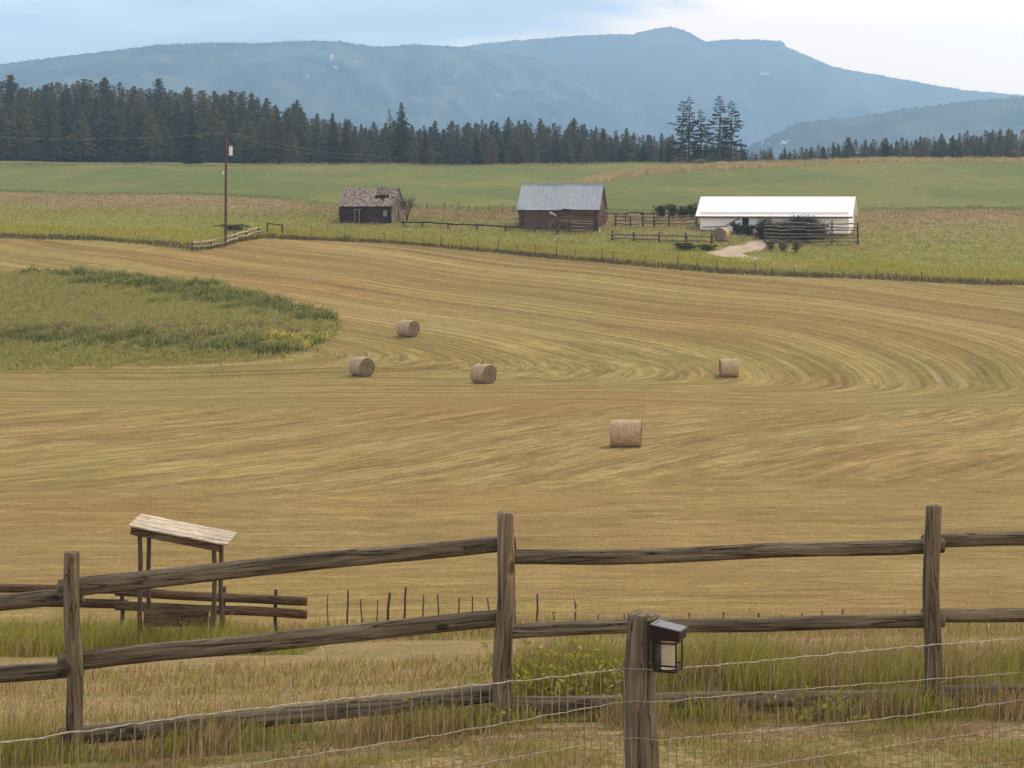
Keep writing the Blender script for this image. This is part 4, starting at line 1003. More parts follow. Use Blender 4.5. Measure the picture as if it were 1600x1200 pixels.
def blades_mesh(name, P0, h, w, cols, rng, lean=.35, wind=(0.1, 0.0), heads=None, head_col=None, hk=1.0):
    """bent grass blades: 5 points each. heads: mask of blades carrying a seed head"""
    n = len(P0)
    az = rng.rand(n)*6.283; ln = lean*np.abs(rng.randn(n))*.8
    L = np.stack([np.cos(az)*ln + wind[0], np.sin(az)*ln + wind[1]], 1)
    ha = rng.rand(n)*6.283
    side = np.stack([np.cos(ha), np.sin(ha)*.5, np.zeros(n)], 1)*(w*.5)[:, None]
    mid = P0 + np.stack([L[:, 0]*h*.28, L[:, 1]*h*.28, h*.55], 1)
    tip = P0 + np.stack([L[:, 0]*h, L[:, 1]*h, h*(1 - .25*np.clip(ln, 0, 1.5))], 1)
    V = [np.stack([P0 - side, P0 + side, mid - side*.8, mid + side*.8, tip], 1).reshape(-1, 3)]
    b = np.arange(n)[:, None]*5
    F4 = [b + np.array([0, 1, 3, 2])]; F3 = [b + np.array([2, 3, 4])]
    Cc = [np.repeat(cols, 5, 0)]
    if heads is not None and heads.any():
        t = tip[heads]; m = mid[heads]; dd = t - m; dd /= np.linalg.norm(dd, axis=1)[:, None]
        hl = hk*(.025 + .04*rng.rand(len(t)))[:, None]; hw = hk*(.0025 + .0035*rng.rand(len(t)))[:, None]
        hs_ = np.stack([np.cos(ha[heads]), np.sin(ha[heads]), 0*ha[heads]], 1)
        o = 5*n; k = len(t)
        V.append(np.stack([t - dd*hl*.2, t + dd*hl*.35 + hs_*hw, t + dd*hl, t + dd*hl*.35 - hs_*hw], 1).reshape(-1, 3))
        F4.append(o + np.arange(4*k).reshape(k, 4))
        hc = head_col if head_col is not None else [(.36, .26, .14), (.42, .32, .19), (.28, .19, .10)]
        Cc.append(np.repeat(pal(rng, k, hc), 4, 0))
    me = mesh_np(name, np.concatenate(V), [np.concatenate(F4), np.concatenate(F3)], mats=[M['blade']], colors=np.concatenate(Cc))
    return me
def stuff(name, me, label=None):
    o = bpy.data.objects.new(name, me); link(o); tag(o, kind='stuff', label=label)
    return o
GREEN = [(.17, .18, .035), (.24, .235, .05), (.29, .27, .065)]
YG = [(.34, .31, .06), (.42, .37, .085), (.27, .255, .05)]
DRY = [(.38, .26, .115), (.29, .195, .085), (.46, .34, .18), (.20, .13, .06)]
BROWN = [(.12, .08, .045), (.18, .12, .07), (.09, .065, .035)]
def snoise(x, y, seed, sc):
    return fbm(x/sc, y/sc, seed, 4, .6)

# tall grass along the near rail fence
rng = np.random.RandomState(11)
def near_grass(n, x0, x1, y0, y1, h0, h1, name, green_bias=0.0, seed=2, wmin=.0035, wmax=.0075, dens=None, hmap=None, hk=1.0, lean=.6):
    X = rng.uniform(x0, x1, n); Y = rng.uniform(y0, y1, n)
    c = snoise(X, Y, seed, 1.2)
    keep = rng.rand(n) < (0.55 + .5*c) if dens is None else rng.rand(n) < dens(X, Y, c)
    keep &= ~((np.abs(X - .33) < .35) & (Y > 14.35) & (Y < 14.95) & (rng.rand(n) < .7))
    X, Y, c = X[keep], Y[keep], c[keep]; n = len(X)
    h = rng.uniform(h0, h1, n)*(1 + .35*c)
    if hmap is not None: h = h*hmap(X, Y)
    g = snoise(X, Y, seed+7, .9) + green_bias + .35*rng.randn(n)
    cols = np.where((g > .15)[:, None], pal(rng, n, GREEN + YG), pal(rng, n, DRY))
    P0 = np.stack([X, Y, gz(X, Y) - .01], 1)
    heads = (g < .1) & (h > .3) & (rng.rand(n) < (.35 if hk == 1 else .9))
    return stuff(name, blades_mesh(name, P0, h, rng.uniform(wmin, wmax, n), cols, rng, heads=heads, hk=hk, lean=lean, head_col=[(.46, .34, .19), (.52, .4, .24)] if hk > 1 else None))
# under and in front of the lowest rail; right of the post the growth behind the fence is higher
near_grass(17000, -4.2, 0.0, 13.75, 14.7, .05, .21, 'tall_grass', .1)
near_grass(16000, 0.0, 4.2, 13.95, 14.6, .08, .22, 'tall_grass', .25, 3)
near_grass(38000, .0, 4.4, 14.5, 16.4, .20, .50, 'tall_grass', .45, 5, hmap=lambda X, Y: 1 - .12*np.clip((X-1.0), 0, 1.5))
near_grass(6500, -4.4, 0.0, 14.7, 18.0, .05, .26, 'tall_grass', -.1, 6, dens=lambda X, Y, c: np.clip(c*1.6 - .1, .06, 1)*np.clip((18.2 - Y)/3, 0, 1))
near_grass(300, -4.4, 4.4, 14.4, 16.6, .42, .62, 'tall_grass', -.6, 8, wmin=.003, wmax=.005, hk=1.4, lean=.3)
near_grass(60, .25, 1.1, 14.5, 15.3, .55, .72, 'tall_grass', -.9, 28, wmin=.004, wmax=.006, hk=1.5, lean=.3)
near_grass(9000, 1.2, 4.6, 15.5, 19.5, .28, .5, 'tall_grass', -.45, 9)
near_grass(22000, .0, 7.5, 19.0, 28.0, .12, .30, 'tall_grass', -.2, 12, wmin=.006, wmax=.011)
near_grass(14000, -8.5, .0, 23.5, 30.5, .05, .18, 'tall_grass', -.25, 13, wmin=.007, wmax=.012)
near_grass(26000, -9.6, -3.2, 34.5, 39.2, .25, .55, 'tall_grass', .9, 14, wmin=.009, wmax=.016, hmap=lambda X, Y: np.clip((-X-3.4)/1.2, .35, 1))
near_grass(32000, -10.5, 10.5, 39.0, 43.5, .10, .3, 'tall_grass', -.1, 15, wmin=.008, wmax=.014)
# leafy weeds beside the leaning post
def weeds(n, cx, cy, sx, sy, h, name, label, cols, seed, leaf=.05):
    r = np.random.RandomState(seed); root = empty(name, (cx, cy, float(gz(cx, cy)))); tag(root, label, 'weed')
    C = []; stems = MB()
    for i in range(n):
        x, y = cx + sx*r.randn()*.5, cy + sy*r.randn()*.5; z = float(gz(x, y)); hh = h*(.6 + .5*r.rand()); lx, ly = r.randn()*.12, r.randn()*.12
        stems.tube([Vector((x, y, z)) - root.location, Vector((x + lx*.5, y + ly*.5, z + hh*.6)) - root.location, Vector((x + lx, y + ly, z + hh)) - root.location], [.004, .003, .0015], n=4)
        for k in range(int(26*hh/.6)):
            t = .15 + .85*r.rand()
            C.append((x + lx*t + r.randn()*.05 - cx, y + ly*t + r.randn()*.05 - cy, z + hh*t - root.location.z))
    C = np.array(C); me = leaf_mesh('leaves', C, leaf, pal(r, len(C), cols), r, aspect=.4)
    link(bpy.data.objects.new('leaves', me), root); stems.build('stem', M['stalk'], root)
weeds(62, .33, 14.58, .45, .16, .43, 'leafy_weed', 'bushy yellow-green weed just right of the leaning fence post', [(.34, .33, .05), (.42, .39, .08), (.25, .26, .04)], 1, .045)
weeds(16, -.35, 14.1, .5, .2, .2, 'leafy_weed', 'low green weeds growing over the lowest rail left of the leaning post', GREEN, 2)
weeds(12, 1.95, 14.0, .3, .2, .24, 'leafy_weed', 'small bright green weed under the lowest rail right of the lantern post', GREEN, 3)
weeds(8, -1.35, 13.55, .2, .15, .16, 'leafy_weed', 'tiny bright green weed at the foot of the grass on the left', [(.13, .22, .03), (.17, .27, .05)], 4, .03)
# short lawn stubble in front
near_grass(90000, -3.6, 3.8, 11.9, 14.2, .015, .06, 'lawn', .0, 20, wmin=.003, wmax=.007)
near_grass(36000, -5.5, 5.5, 16.4, 25, .02, .07, 'lawn', -.1, 21, wmin=.004, wmax=.009)

# stubble and straggling hay on the mown field, thinning out with distance
def field_scatter(n, Y0, Y1, h0, h1, w0, w1, seed, name='stubble'):
    r = np.random.RandomState(seed)
    u = r.rand(n); Y = Y0*(Y1/Y0)**u; X = sX(r.uniform(-.66, .66, n), Y)
    s = X/(14 + .36*Y); ok = Y < B_edge(s) - 1
    X, Y = X[ok], Y[ok]; n = len(X)
    A = rows(X, Y); za, zb = A['za'], A['zb']
    ac = np.where(za > .5, A['ra'][:, 0], np.where(zb > .5, A['rb'][:, 0], A['rc'][:, 0])); al = np.where(za > .5, A['ra'][:, 1], np.where(zb > .5, A['rb'][:, 1], A['rc'][:, 1]))
    q = np.sin(ac*2.6 + .6*np.sin(al*.12)) + .5*np.sin(ac*6.1 + 1) + .5*r.randn(n)
    keep = q > .2
    X, Y, q = X[keep], Y[keep], q[keep]; n = len(X)
    g = snoise(X, Y, 3, 9.0) + .4*r.randn(n)
    cols = np.where((g > .45)[:, None], pal(r, n, [(.23, .20, .07), (.27, .23, .09)]), pal(r, n, [(.33, .25, .12), (.30, .22, .10), (.40, .31, .165), (.26, .19, .08)]))
    P0 = np.stack([X, Y, gz(X, Y) - .01], 1)
    return stuff(name, blades_mesh(name, P0, r.uniform(h0, h1, n), r.uniform(w0, w1, n), cols, r, lean=1.4))
field_scatter(60000, 43, 105, .02, .06, .010, .022, 31)

# far grasses: bright strip, meadow, ditch bank, hummock
def far_grass(n, fnY0, fnY1, smin_, smax_, h0, h1, w0, w1, colfn, seed, name, densfn=None, lean=.4):
    r = np.random.RandomState(seed); s = r.uniform(smin_, smax_, n)
    y0, y1 = fnY0(s), fnY1(s); t = r.rand(n); Y = y0 + (y1-y0)*t; X = sX(s, Y)
    if densfn is not None:
        k = r.rand(n) < densfn(X, Y, t); X, Y, t = X[k], Y[k], t[k]; n = len(X)
    c = snoise(X, Y, seed, 6.)
    h = r.uniform(h0, h1, n)*(1 + .4*c)
    P0 = np.stack([X, Y, gz(X, Y) - .03], 1)
    return stuff(name, blades_mesh(name, P0, h, r.uniform(w0, w1, n), colfn(r, n, X, Y, t, c), r, lean=lean))
strip_top = boundary([G(x, y) for x, y in [(-100, 352), (348, 362), (450, 357), (600, 368), (720, 375), (850, 384), (1000, 396), (1120, 401), (1252, 408), (1700, 420)]])
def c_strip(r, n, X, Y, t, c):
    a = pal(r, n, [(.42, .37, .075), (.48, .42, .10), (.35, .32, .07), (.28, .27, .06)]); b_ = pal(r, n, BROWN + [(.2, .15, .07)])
    low = t < .22 + .07*r.randn(n)  # brown along the near edge paints in the shaded front of the tall grass
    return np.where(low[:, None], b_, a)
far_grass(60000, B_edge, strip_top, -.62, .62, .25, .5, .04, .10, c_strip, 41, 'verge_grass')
def c_mead(r, n, X, Y, t, c):
    c = snoise(X + 9*snoise(Y, X, 3, 30.), Y*.8, 91, 11.) + .3*r.randn(n)
    g = .85 - 1.05*t + .7*c + .2*r.randn(n)
    a = pal(r, n, GREEN + YG); b_ = pal(r, n, DRY + [(.38, .25, .14)]); d_ = pal(r, n, [(.20, .17, .10), (.26, .21, .13), (.16, .14, .075)])
    o = np.where((g > .45)[:, None], a, b_)
    k = (snoise(X, Y, 77, 5.) > .35) & (t > .2)
    return np.where(k[:, None], d_, o)
on_yard = lambda X, Y: (X > 14) & (X < 60) & (Y > 236) & (Y < 262)
trk = [G(1252, 420), G(1210, 412), G(1165, 404), G(1130, 396), G(1160, 389), G(1190, 382), G(1205, 376)]
def path_dist(X, Y):
    d = np.full(X.shape, 1e9)
    for a, b in zip(trk, trk[1:]):
        ab = np.array([b.x - a.x, b.y - a.y]); L2 = (ab**2).sum()
        t = np.clip(((X - a.x)*ab[0] + (Y - a.y)*ab[1])/L2, 0, 1)
        d = np.minimum(d, np.hypot(X - a.x - t*ab[0], Y - a.y - t*ab[1]))
    return d
far_grass(140000, strip_top, B_green, -.62, .62, .10, .36, .03, .08, c_mead, 42, 'meadow_grass', lean=.8, densfn=lambda X, Y, t: np.where(path_dist(X, Y) < 1.7, 0, .9))
far_grass(9000, B_green, lambda s: B_green(s) + 10, -.62, .62, .1, .25, .05, .12, lambda r, n, X, Y, t, c: pal(r, n, [(.12, .14, .045), (.15, .16, .055), (.18, .17, .06)]), 43, 'crop_fringe')
# dry grass bank between the two green fields
bank_px = [(906, 290), (930, 284), (960, 277), (1000, 270.5), (1060, 266), (1120, 262.5), (1180, 259), (1252, 255.5), (1330, 254), (1420, 253.5), (1600, 254)]
def bank(n, seed):
    r = np.random.RandomState(seed)
    pts = [G(x, y, 200, 479) if y > 262 else None for x, y in bank_px]
    pts = [p for p in pts if p is not None] + [Vector((x_, yy_, 0)) for x_, yy_ in [(43, 455), (56, 464), (70, 470), (90, 474), (120, 474)]]
    seg = r.randint(0, len(pts)-1, n); t = r.rand(n)
    A_ = np.array([(p.x, p.y) for p in pts]); Q = A_[seg] + (A_[seg+1] - A_[seg])*t[:, None]
    X = Q[:, 0] + r.randn(n)*.7; Y = Q[:, 1] + r.randn(n)*3.2
    c = snoise(X, Y, 5, 4.)
    cols = np.where((r.rand(n) < .75)[:, None], pal(r, n, [(.48, .35, .20), (.40, .28, .16), (.55, .42, .27)]), pal(r, n, YG))
    return stuff('dry_grass_bank', blades_mesh('dry_grass_bank', np.stack([X, Y, gz(X, Y)], 1), r.uniform(.5, 1.0, n)*(1 + .45*c), r.uniform(.08, .2, n), cols, r))
bank(26000, 51)
far_grass(9000, lambda s: np.full_like(s, 478.), lambda s: np.full_like(s, 500.), -.6, .6, .25, .6, .08, .2, lambda r, n, X, Y, t, c: pal(r, n, [(.2, .19, .08), (.28, .24, .12)]), 44, 'crest_grass')

# weedy hummock in the hay field
hum_px = [(-120, 432), (60, 424), (200, 432), (300, 440), (348, 444), (372, 452), (400, 460), (450, 476), (500, 490), (532, 508), (526, 524), (492, 536), (470, 548), (440, 556), (348, 560), (200, 566), (60, 575), (-120, 580)]
hp = np.array([(p.x, p.y) for p in [G(x, y) for x, y in hum_px]])
def inside(X, Y, poly):
    c = np.zeros(len(X), bool); j = len(poly)-1
    for i in range(len(poly)):
        xi, yi = poly[i]; xj, yj = poly[j]
        k = ((yi > Y) != (yj > Y)) & (X < (xj - xi)*(Y - yi)/(yj - yi + 1e-9) + xi); c ^= k; j = i
    return c
r = np.random.RandomState(61)
X = r.uniform(hp[:, 0].min(), hp[:, 0].max(), 330000); Y = r.uniform(hp[:, 1].min(), hp[:, 1].max(), 330000)
k = inside(X + .6*snoise(X, Y, 1, 3.) + .35*r.randn(len(X)), Y + 1.6*snoise(X, Y, 2, 3.) + 1.1*r.randn(len(X)), hp); X, Y = X[k], Y[k]; n = len(X)
ppy = HY - gz(X, Y)/Y*F; ppx = 800 + X/Y*F
c1 = snoise(X, Y, 8, 5.) + .2*r.randn(n)
# ridges of green growth with rusty dock and pale yellow grass between them
gtop = np.exp(-((ppy - (478 + (ppx - 420)*.17))/13.)**2); bot = np.exp(-((ppy - (540 + (ppx-400)*.06))/11.)**2); mid = np.exp(-((ppy - 517)/8.)**2)*(ppx < 470)*1.0; yel = np.exp(-((ppy - 531)/7.)**2)*(ppx > 420)
ppy = ppy + 9*snoise(X, Y, 31, 7.) + 5*snoise(X, Y, 32, 2.5)
gtop = np.exp(-((ppy - (478 + (ppx - 420)*.17))/15.)**2); bot = np.exp(-((ppy - (542 + (ppx-400)*.04))/14.)**2); mid = np.exp(-((ppy - 515)/8.)**2)*(ppx < 470)*.62; yel = np.exp(-((ppy - 531)/6.)**2)*(ppx > 420)
cols = pal(r, n, [(.36, .33, .10), (.42, .36, .13), (.28, .28, .08)])
cols = np.where(((gtop + bot + .35*c1) > .62)[:, None], pal(r, n, [(.12, .14, .045), (.21, .225, .06), (.31, .30, .085)]), cols)
cols = np.where(((mid + .3*c1) > .55)[:, None], pal(r, n, [(.30, .20, .11), (.36, .25, .13), (.24, .17, .08)]), cols)
cols = np.where(((yel + .3*c1) > .5)[:, None], pal(r, n, [(.52, .46, .09), (.58, .50, .12)]), cols)
h = (.12 + .30*r.rand(n)**1.5)*(1 + 1.3*np.clip(gtop + bot, 0, 1)*np.clip(.5 + c1, 0, 1.4))*(1 + .5*snoise(X, Y, 14, 1.6))
stuff('rough_grass', blades_mesh('rough_grass', np.stack([X, Y, gz(X, Y) - .02], 1), h, r.uniform(.05, .13, n), cols, r, lean=1.4))

r = np.random.RandomState(70); C = []; sm = MB()
for k in range(34):
    cx_, cy_ = r.uniform(-3.9, 4.2), r.uniform(-1.5, 1.7); hh = (2.15 + .45*math.sin(cx_*1.3) - .25*max(0, -cx_ - 1.5))*r.uniform(.75, 1.05)
    sm.tube([(cx_*.7, cy_*.6, -.1), (cx_*.85, cy_*.8, hh*.5), (cx_, cy_, hh*.92)], [.06, .045, .015], n=5)
    for q in range(5):
        zc = hh*(.2 + .8*q/4); C.append(np.array([cx_, cy_, zc]) + r.randn(130, 3)*np.array([.42, .36, .24]))
C = np.concatenate(C); C[:, 2] = np.clip(C[:, 2], .02, None)
link(bpy.data.objects.new('leaves', leaf_mesh('leaves', C, .17, pal(r, len(C), [(.035, .034, .018), (.06, .052, .028), (.09, .07, .042), (.05, .058, .026)]), r)), hs); sm.build('stems', M['bark'], hs)
# ------------------------------------------------------------------ track to the shed
def ribbon(name, pts, width, mat, lift=.03):
    mb = MB(); vs = []
    P_ = []
    for a, b in zip(pts, pts[1:]):
        for k in range(10): P_.append(a.lerp(b, k/10))
    P_.append(pts[-1]); n_ = 7
    for i, p in enumerate(P_):
        d = (P_[min(i+3, len(P_)-1)] - P_[max(i-3, 0)]); d.z = 0; d.normalize(); s_ = Vector((d.y, -d.x, 0))
        w_ = width*(1 + .2*math.sin(i*.5))
        for k in range(n_):
            q = p + s_*w_*(k/(n_-1) - .5); e = 1 - abs(k/(n_-1) - .5)*2
            vs.append((q.x, q.y, float(gz(q.x, q.y)) + lift*min(1, e*3) + .004))
    fs = [(i*n_+k, i*n_+k+1, (i+1)*n_+k+1, (i+1)*n_+k) for i in range(len(P_)-1) for k in range(n_-1)]
    mb.add(vs, fs); o = mb.build(name, mat, smooth=True); tag(o, kind='structure'); return o
M['dirt'] = noise_mat('dry dirt track', [(0.3, (0.26, 0.185, 0.125)), (0.5, (0.38, 0.29, 0.21)), (0.7, (0.5, 0.4, 0.3))], ns=1.2, detail=8, bump=.3)
ribbon('path', trk, 3.4, M['dirt'])

# ------------------------------------------------------------------ farm fences
def rail_line(name, label, pts, heights, mat, r, post_every=None, post_h=1.2, seed=0, mats_post=None, group=None):
    """pts: ground points; heights: rail heights"""
    root = empty(name, pts[0]); tag(root, label, 'fence', group); rl = root.location.copy()
    for i, (a, b) in enumerate(zip(pts, pts[1:])):
        for j, hh in enumerate(heights):
            rs = random.Random(seed*100 + i*10 + j)
            log('rail', a + Vector((-.2, -.05, hh + rs.uniform(-.06, .06))), b + Vector((.2, .05, hh + rs.uniform(-.06, .06))), r, r*.8, mat, root, seed+i*7+j, n=7, seg=6, bend=.05, rootloc=rl)
    for i, a in enumerate(pts):
        log('post', a - Vector((0, 0, .25)), a + Vector((0, .03, post_h*(1 + .08*math.sin(i*5)))), r*1.15, r, mats_post or M['stake'], root, seed+i, n=7, seg=4, along='z', rootloc=rl)
    return root
rail_line('rail_fence', 'long low rail fence running in the grass between the grey cabin and the red-brown barn', [G(x, y) for x, y in [(630, 354), (660, 355), (700, 357), (745, 359), (790, 362), (835, 364), (870, 367)]], [.55], M['darklog'], .10, post_h=.7, seed=1)
rail_line('rail_fence', 'two-rail grey log fence in the grass between the red-brown barn and the white shed', [G(x, y) for x, y in [(957, 375), (990, 376.5), (1030, 378), (1072, 379.5), (1112, 381)]], [.25, .75], M['greylog'], .11, post_h=1.1, seed=2, mats_post=M['darklog'])
rail_line('rail_fence', 'tangled old corral rails standing behind the two-rail fence beside the barn', [G(x, y) for x, y in [(962, 353), (985, 355), (1005, 353), (1022, 355), (1045, 354), (1088, 352)]], [.35, .75, 1.15], M['greylog'], .085, post_h=1.5, seed=3, mats_post=M['darklog'])
rail_line('rail_fence', 'dark top-rail corral fence farther back on the slope right of the barn', [G(x, y) for x, y in [(948, 345), (978, 346), (1003, 346), (1027, 346), (1052, 347)]], [1.0], M['darklog'], .08, post_h=1.15, seed=4)
rail_line('rail_fence', 'tall weathered rail fence standing in front of the big dark bush', [G(x, y) for x, y in [(1196, 379), (1216, 379.5), (1236, 380), (1262, 380.5), (1300, 381), (1340, 382)]], [.3, .7, 1.1, 1.5, 1.9, 2.3], M['greylog'], .085, post_h=2.5, seed=5, mats_post=M['darklog'])
rail_line('rail_fence', 'pale two-rail log fence beside the brown gate posts at far left', [G(x, y) for x, y in [(300, 392), (330, 389), (352, 384), (368, 379), (385, 374), (404, 367)]], [.45, .95], M['paleboard'], .11, post_h=1.1, seed=6, mats_post=M['stake'])
bf2 = empty('fence_brace', G(417, 366)); tag(bf2, 'brown H-shaped brace of two posts and a crossbar at the fence corner', 'fence brace')
a, b = G(418, 364), G(441, 366)
log('post', a - Vector((0, 0, .2)), a + Vector((0, 0, 1.25)), .11, .1, M['stake'], bf2, 1, n=8, seg=4, along='z', rootloc=bf2.location)
log('post', b - Vector((0, 0, .2)), b + Vector((0, 0, 1.2)), .11, .1, M['stake'], bf2, 2, n=8, seg=4, along='z', rootloc=bf2.location)
log('crossbar', a + Vector((0, 0, 1.15)), b + Vector((0, 0, 1.05)), .08, .08, M['stake'], bf2, 3, n=8, seg=4, rootloc=bf2.location)
# white marker post by the two-rail fence
# wire fences
def wire_fence(name, label, pts, tops, wires, r=.05, seed=0, matp=None):
    root = empty(name, pts[0]); tag(root, label, 'fence'); rl = root.location.copy()
    for i, (g, t) in enumerate(zip(pts, tops)):
        log('post', g - Vector((0, 0, .2)), g + Vector((.03*math.sin(i*3), 0, t)), r*(1.25 if i % 3 == 0 else .9), r*.9, matp or M['stake'], root, seed+i, n=6, seg=3, along='z', rootloc=rl)
    w = MB()
    for hz_ in wires:
        q = []
        for a_, b_ in zip(pts, pts[1:]):
            for k in range(4):
                t = k/4; p = a_.lerp(b_, t); q.append(Vector((p.x, p.y - .06, float(gz(p.x, p.y)) + hz_ - .05*math.sin(t*3.14))) - rl)
        w.tube(q, .012, n=4)
    w.build('wire', M['wiredark'], root)
wpx = [(442, 366), (487, 369), (540, 374), (600, 379), (630, 381), (662, 385), (690, 386), (720, 388.5), (747, 391), (778, 393.5), (808, 395.5), (837, 398.5), (870, 401.5), (898, 404), (941, 408.5), (957, 409.5), (1008, 414), (1059, 418.5), (1090, 420), (1120, 423), (1180, 427), (1241, 431), (1300, 434), (1370, 437), (1440, 440)]
wire_fence('wire_fence', 'wire fence on thin posts along the bright verge above the hay field', [G(x, y) for x, y in wpx], [1.15 + .15*math.sin(i*2.3) for i in range(len(wpx))], [.35, .7, 1.0], seed=300)
wp2 = [(585, 322), (612, 323), (640, 324), (668, 326), (695, 328), (717, 329), (733, 330), (765, 331), (785, 332), (802, 333)]
wire_fence('wire_fence', 'faint wire fence along the lower edge of the green field between cabin and barn', [G(x, y) for x, y in wp2], [1.0 + .2*math.sin(i*1.7) for i in range(len(wp2))], [.5, .85], r=.06, seed=340)

# ------------------------------------------------------------------ utility pole
up = empty('utility_pole', GX(352, 253)); tag(up, 'tall brown utility pole with pale transformer at the left edge', 'utility pole'); ul = up.location.copy()
log('pole', GX(352, 253) - Vector((0, 0, .3)), P(354, 204, 253), .17, .12, M['pole'], up, 1, n=10, seg=14, along='z', rootloc=ul, bend=.03)
tp = P(354, 204, 253)
b = MB(); pt_ = P(360.5, 236, 252.6) - ul; b.tube([pt_ - Vector((0, 0, .5)), pt_ + Vector((0, 0, .38))], .2, n=14); b.tube([pt_ + Vector((0, 0, .38)), pt_ + Vector((0, 0, .45))], .24, n=14); b.build('transformer', M['palegrey'], up)
b = MB(); b.tube([pt_ + Vector((-.5, 0, .2)), pt_ + Vector((-.1, 0, .2))], .04, n=6); b.tube([pt_ + Vector((-.5, 0, -.25)), pt_ + Vector((-.1, 0, -.25))], .04, n=6); b.build('bracket', M['rust'], up)
for k, dx_ in enumerate((-.1, .12)):
    b = MB(); q = pt_ + Vector((dx_, 0, .45)); b.tube([q, q + Vector((0, 0, .22))], [.045, .03], n=7); b.build('insulator', M['palegrey'], up)
b = MB(); q = P(348.5, 272, 252.7) - ul; b.tube([q, q + Vector((0, 0, .3))], .1, n=8); b.build('insulator', M['palegrey'], up)
b = MB(); b.box(tp - ul + Vector((0, -.12, -.35)), (1.5, .09, .11)); b.build('crossarm', M['pole'], up)
far_p = GX(612, 560); 
fpole = empty('utility_pole', far_p); tag(fpole, 'distant utility pole half hidden among trees by the tall spruce', 'utility pole')
log('pole', far_p - Vector((0, 0, .3)), P(612, 238, 560), .16, .12, M['pole'], fpole, 1, n=8, seg=5, along='z', rootloc=fpole.location)
def cable(a, b, sag, r=.02, n=24):
    w = MB(); w.tube([a.lerp(b, k/n) - Vector((0, 0, sag*4*(k/n)*(1-k/n))) - ul for k in range(n+1)], r*.6, n=4); w.build('cable', M['wiredark'], up)
cable(tp + Vector((.6, -.12, -.28)), P(612, 240, 560), 1.2)
cable(tp + Vector((-.6, -.12, -.28)), P(612, 243, 560), 1.6)
cable(tp + Vector((0, 0, -.3)), P(-300, 196, 235), 1.0)

# ------------------------------------------------------------------ shrubs
def shrub(name, label, base, w, d, h, cols, seed, n=2600, leaf=.16, stems=7, cat='shrub', bare=False, group=None):
    root = empty(name, base); tag(root, label, cat, group)
    r = np.random.RandomState(seed); sm = MB(); C = []
    for i in range(stems):
        a = r.rand()*6.28; e = Vector((math.cos(a)*w*.42*r.rand()**.5, math.sin(a)*d*.42*r.rand()**.5, h*(.6 + .38*r.rand())))
        p1 = Vector((e.x*.25, e.y*.25, e.z*.4)); sm.tube([(0, 0, -.1), p1, e], [.04, .03, .012], n=5)
        m_ = n//stems
        for j in range(7 if not bare else 16):
            t = (.3 if bare else -.35) + (.7 if bare else 1.3)*r.rand(); q = p1.lerp(e, t) if t > 0 else p1*(1 + t*1.8); o_ = Vector((r.randn()*w*.13, r.randn()*d*.13, r.rand()*h*.16))
            sm.tube([q, q + o_*.6 + Vector((0, 0, .05)), q + o_*1.3], [.016, .011, .005], n=4)
            if not bare or r.rand() < .35:
                cc = np.array(q + o_*.8); C.append(cc + r.randn(max(6, m_//9), 3)*np.array([w*.075, d*.075, h*.075]))
    sm.build('stems', M['bark'], root)
    if C:
        C = np.concatenate(C); C[:, 2] = np.maximum(C[:, 2], .02)
        link(bpy.data.objects.new('leaves', leaf_mesh('leaves', C, leaf, pal(r, len(C), cols), r)), root)
DG = [(.045, .05, .02), (.075, .08, .03), (.11, .105, .042)]
shrub('bare_shrub', 'grey half-bare shrub leaning out at the right end of the grey cabin', G(636, 347), 2.6, 2.2, 3.3, [(.10, .10, .055), (.06, .07, .035)], 1, n=900, leaf=.12, stems=9, bare=True)
shrub('shrub', 'dark green shrub against the white shed wall nearest its dark door', GX(1152, 263.0), 1.9, 1.4, 1.35, DG, 2)
shrub('shrub', 'dark shrub against the white wall between dark door and big bush', GX(1170, 262.5), 2.2, 1.5, 1.15, DG, 3)
shrub('shrub', 'dark straggling shrub touching the left foot of the big dark bush', GX(1188, 261.5), 1.6, 1.4, 1.4, DG, 4)
for i, x in enumerate([1034, 1050, 1066, 1081]):
    shrub('shrub', ['dark shrub at the left end of the low hedge beside the white shed', 'second dark shrub from the left in the low hedge beside the white shed', 'third dark shrub from the left in the low hedge beside the white shed', 'dark shrub touching the left gable of the white shed'][i], GX(x, 284 - i), 1.9, 1.6, 1.5 + .25*(i % 2), DG, 10+i, group='shrubs of the low hedge beside the white shed')
shrub('shrub', 'low dark green shrub on the verge between track and two-rail fence', G(1074, 391), 3.4, 1.6, .8, [(.07, .08, .02), (.10, .11, .03), (.05, .06, .02)], 20)
shrub('shrub', 'low olive shrub at the bend of the dirt track', G(1105, 391), 2.4, 1.5, .65, [(.09, .10, .025), (.12, .12, .03)], 21)
shrub('shrub', 'small dark shrub beside the base of the utility pole', G(366, 362), 3.4, 2.0, .8, DG, 22)
shrub('shrub', 'pale green bush on the crest at the foot of the tall open pines', Vector((40.5, 478, float(gz(40.5, 478)) - .1)), 2.8, 2.0, 1.25, [(.2, .2, .09), (.26, .25, .13)], 23, leaf=.2)
shrub('shrub', 'small green sapling in the verge below the grey cabin', G(541, 377), 1.0, .8, .85, GREEN, 24, n=500, leaf=.12)
for i, (x, y) in enumerate([(1205, 391), (1222, 393), (1243, 394)]):
    shrub('shrub', ['grey green weed clump at the left end of the tall weathered rail fence', 'yellowish weed clump below the middle of the tall weathered rail fence', 'olive weed clump below the right part of the tall weathered rail fence'][i], G(x, y), 1.7, 1.2, 1.2, [[(.10, .11, .05), (.13, .14, .06)], [(.22, .2, .07), (.16, .15, .05)], [(.12, .12, .04), (.17, .15, .06)]][i], 30+i, n=900)

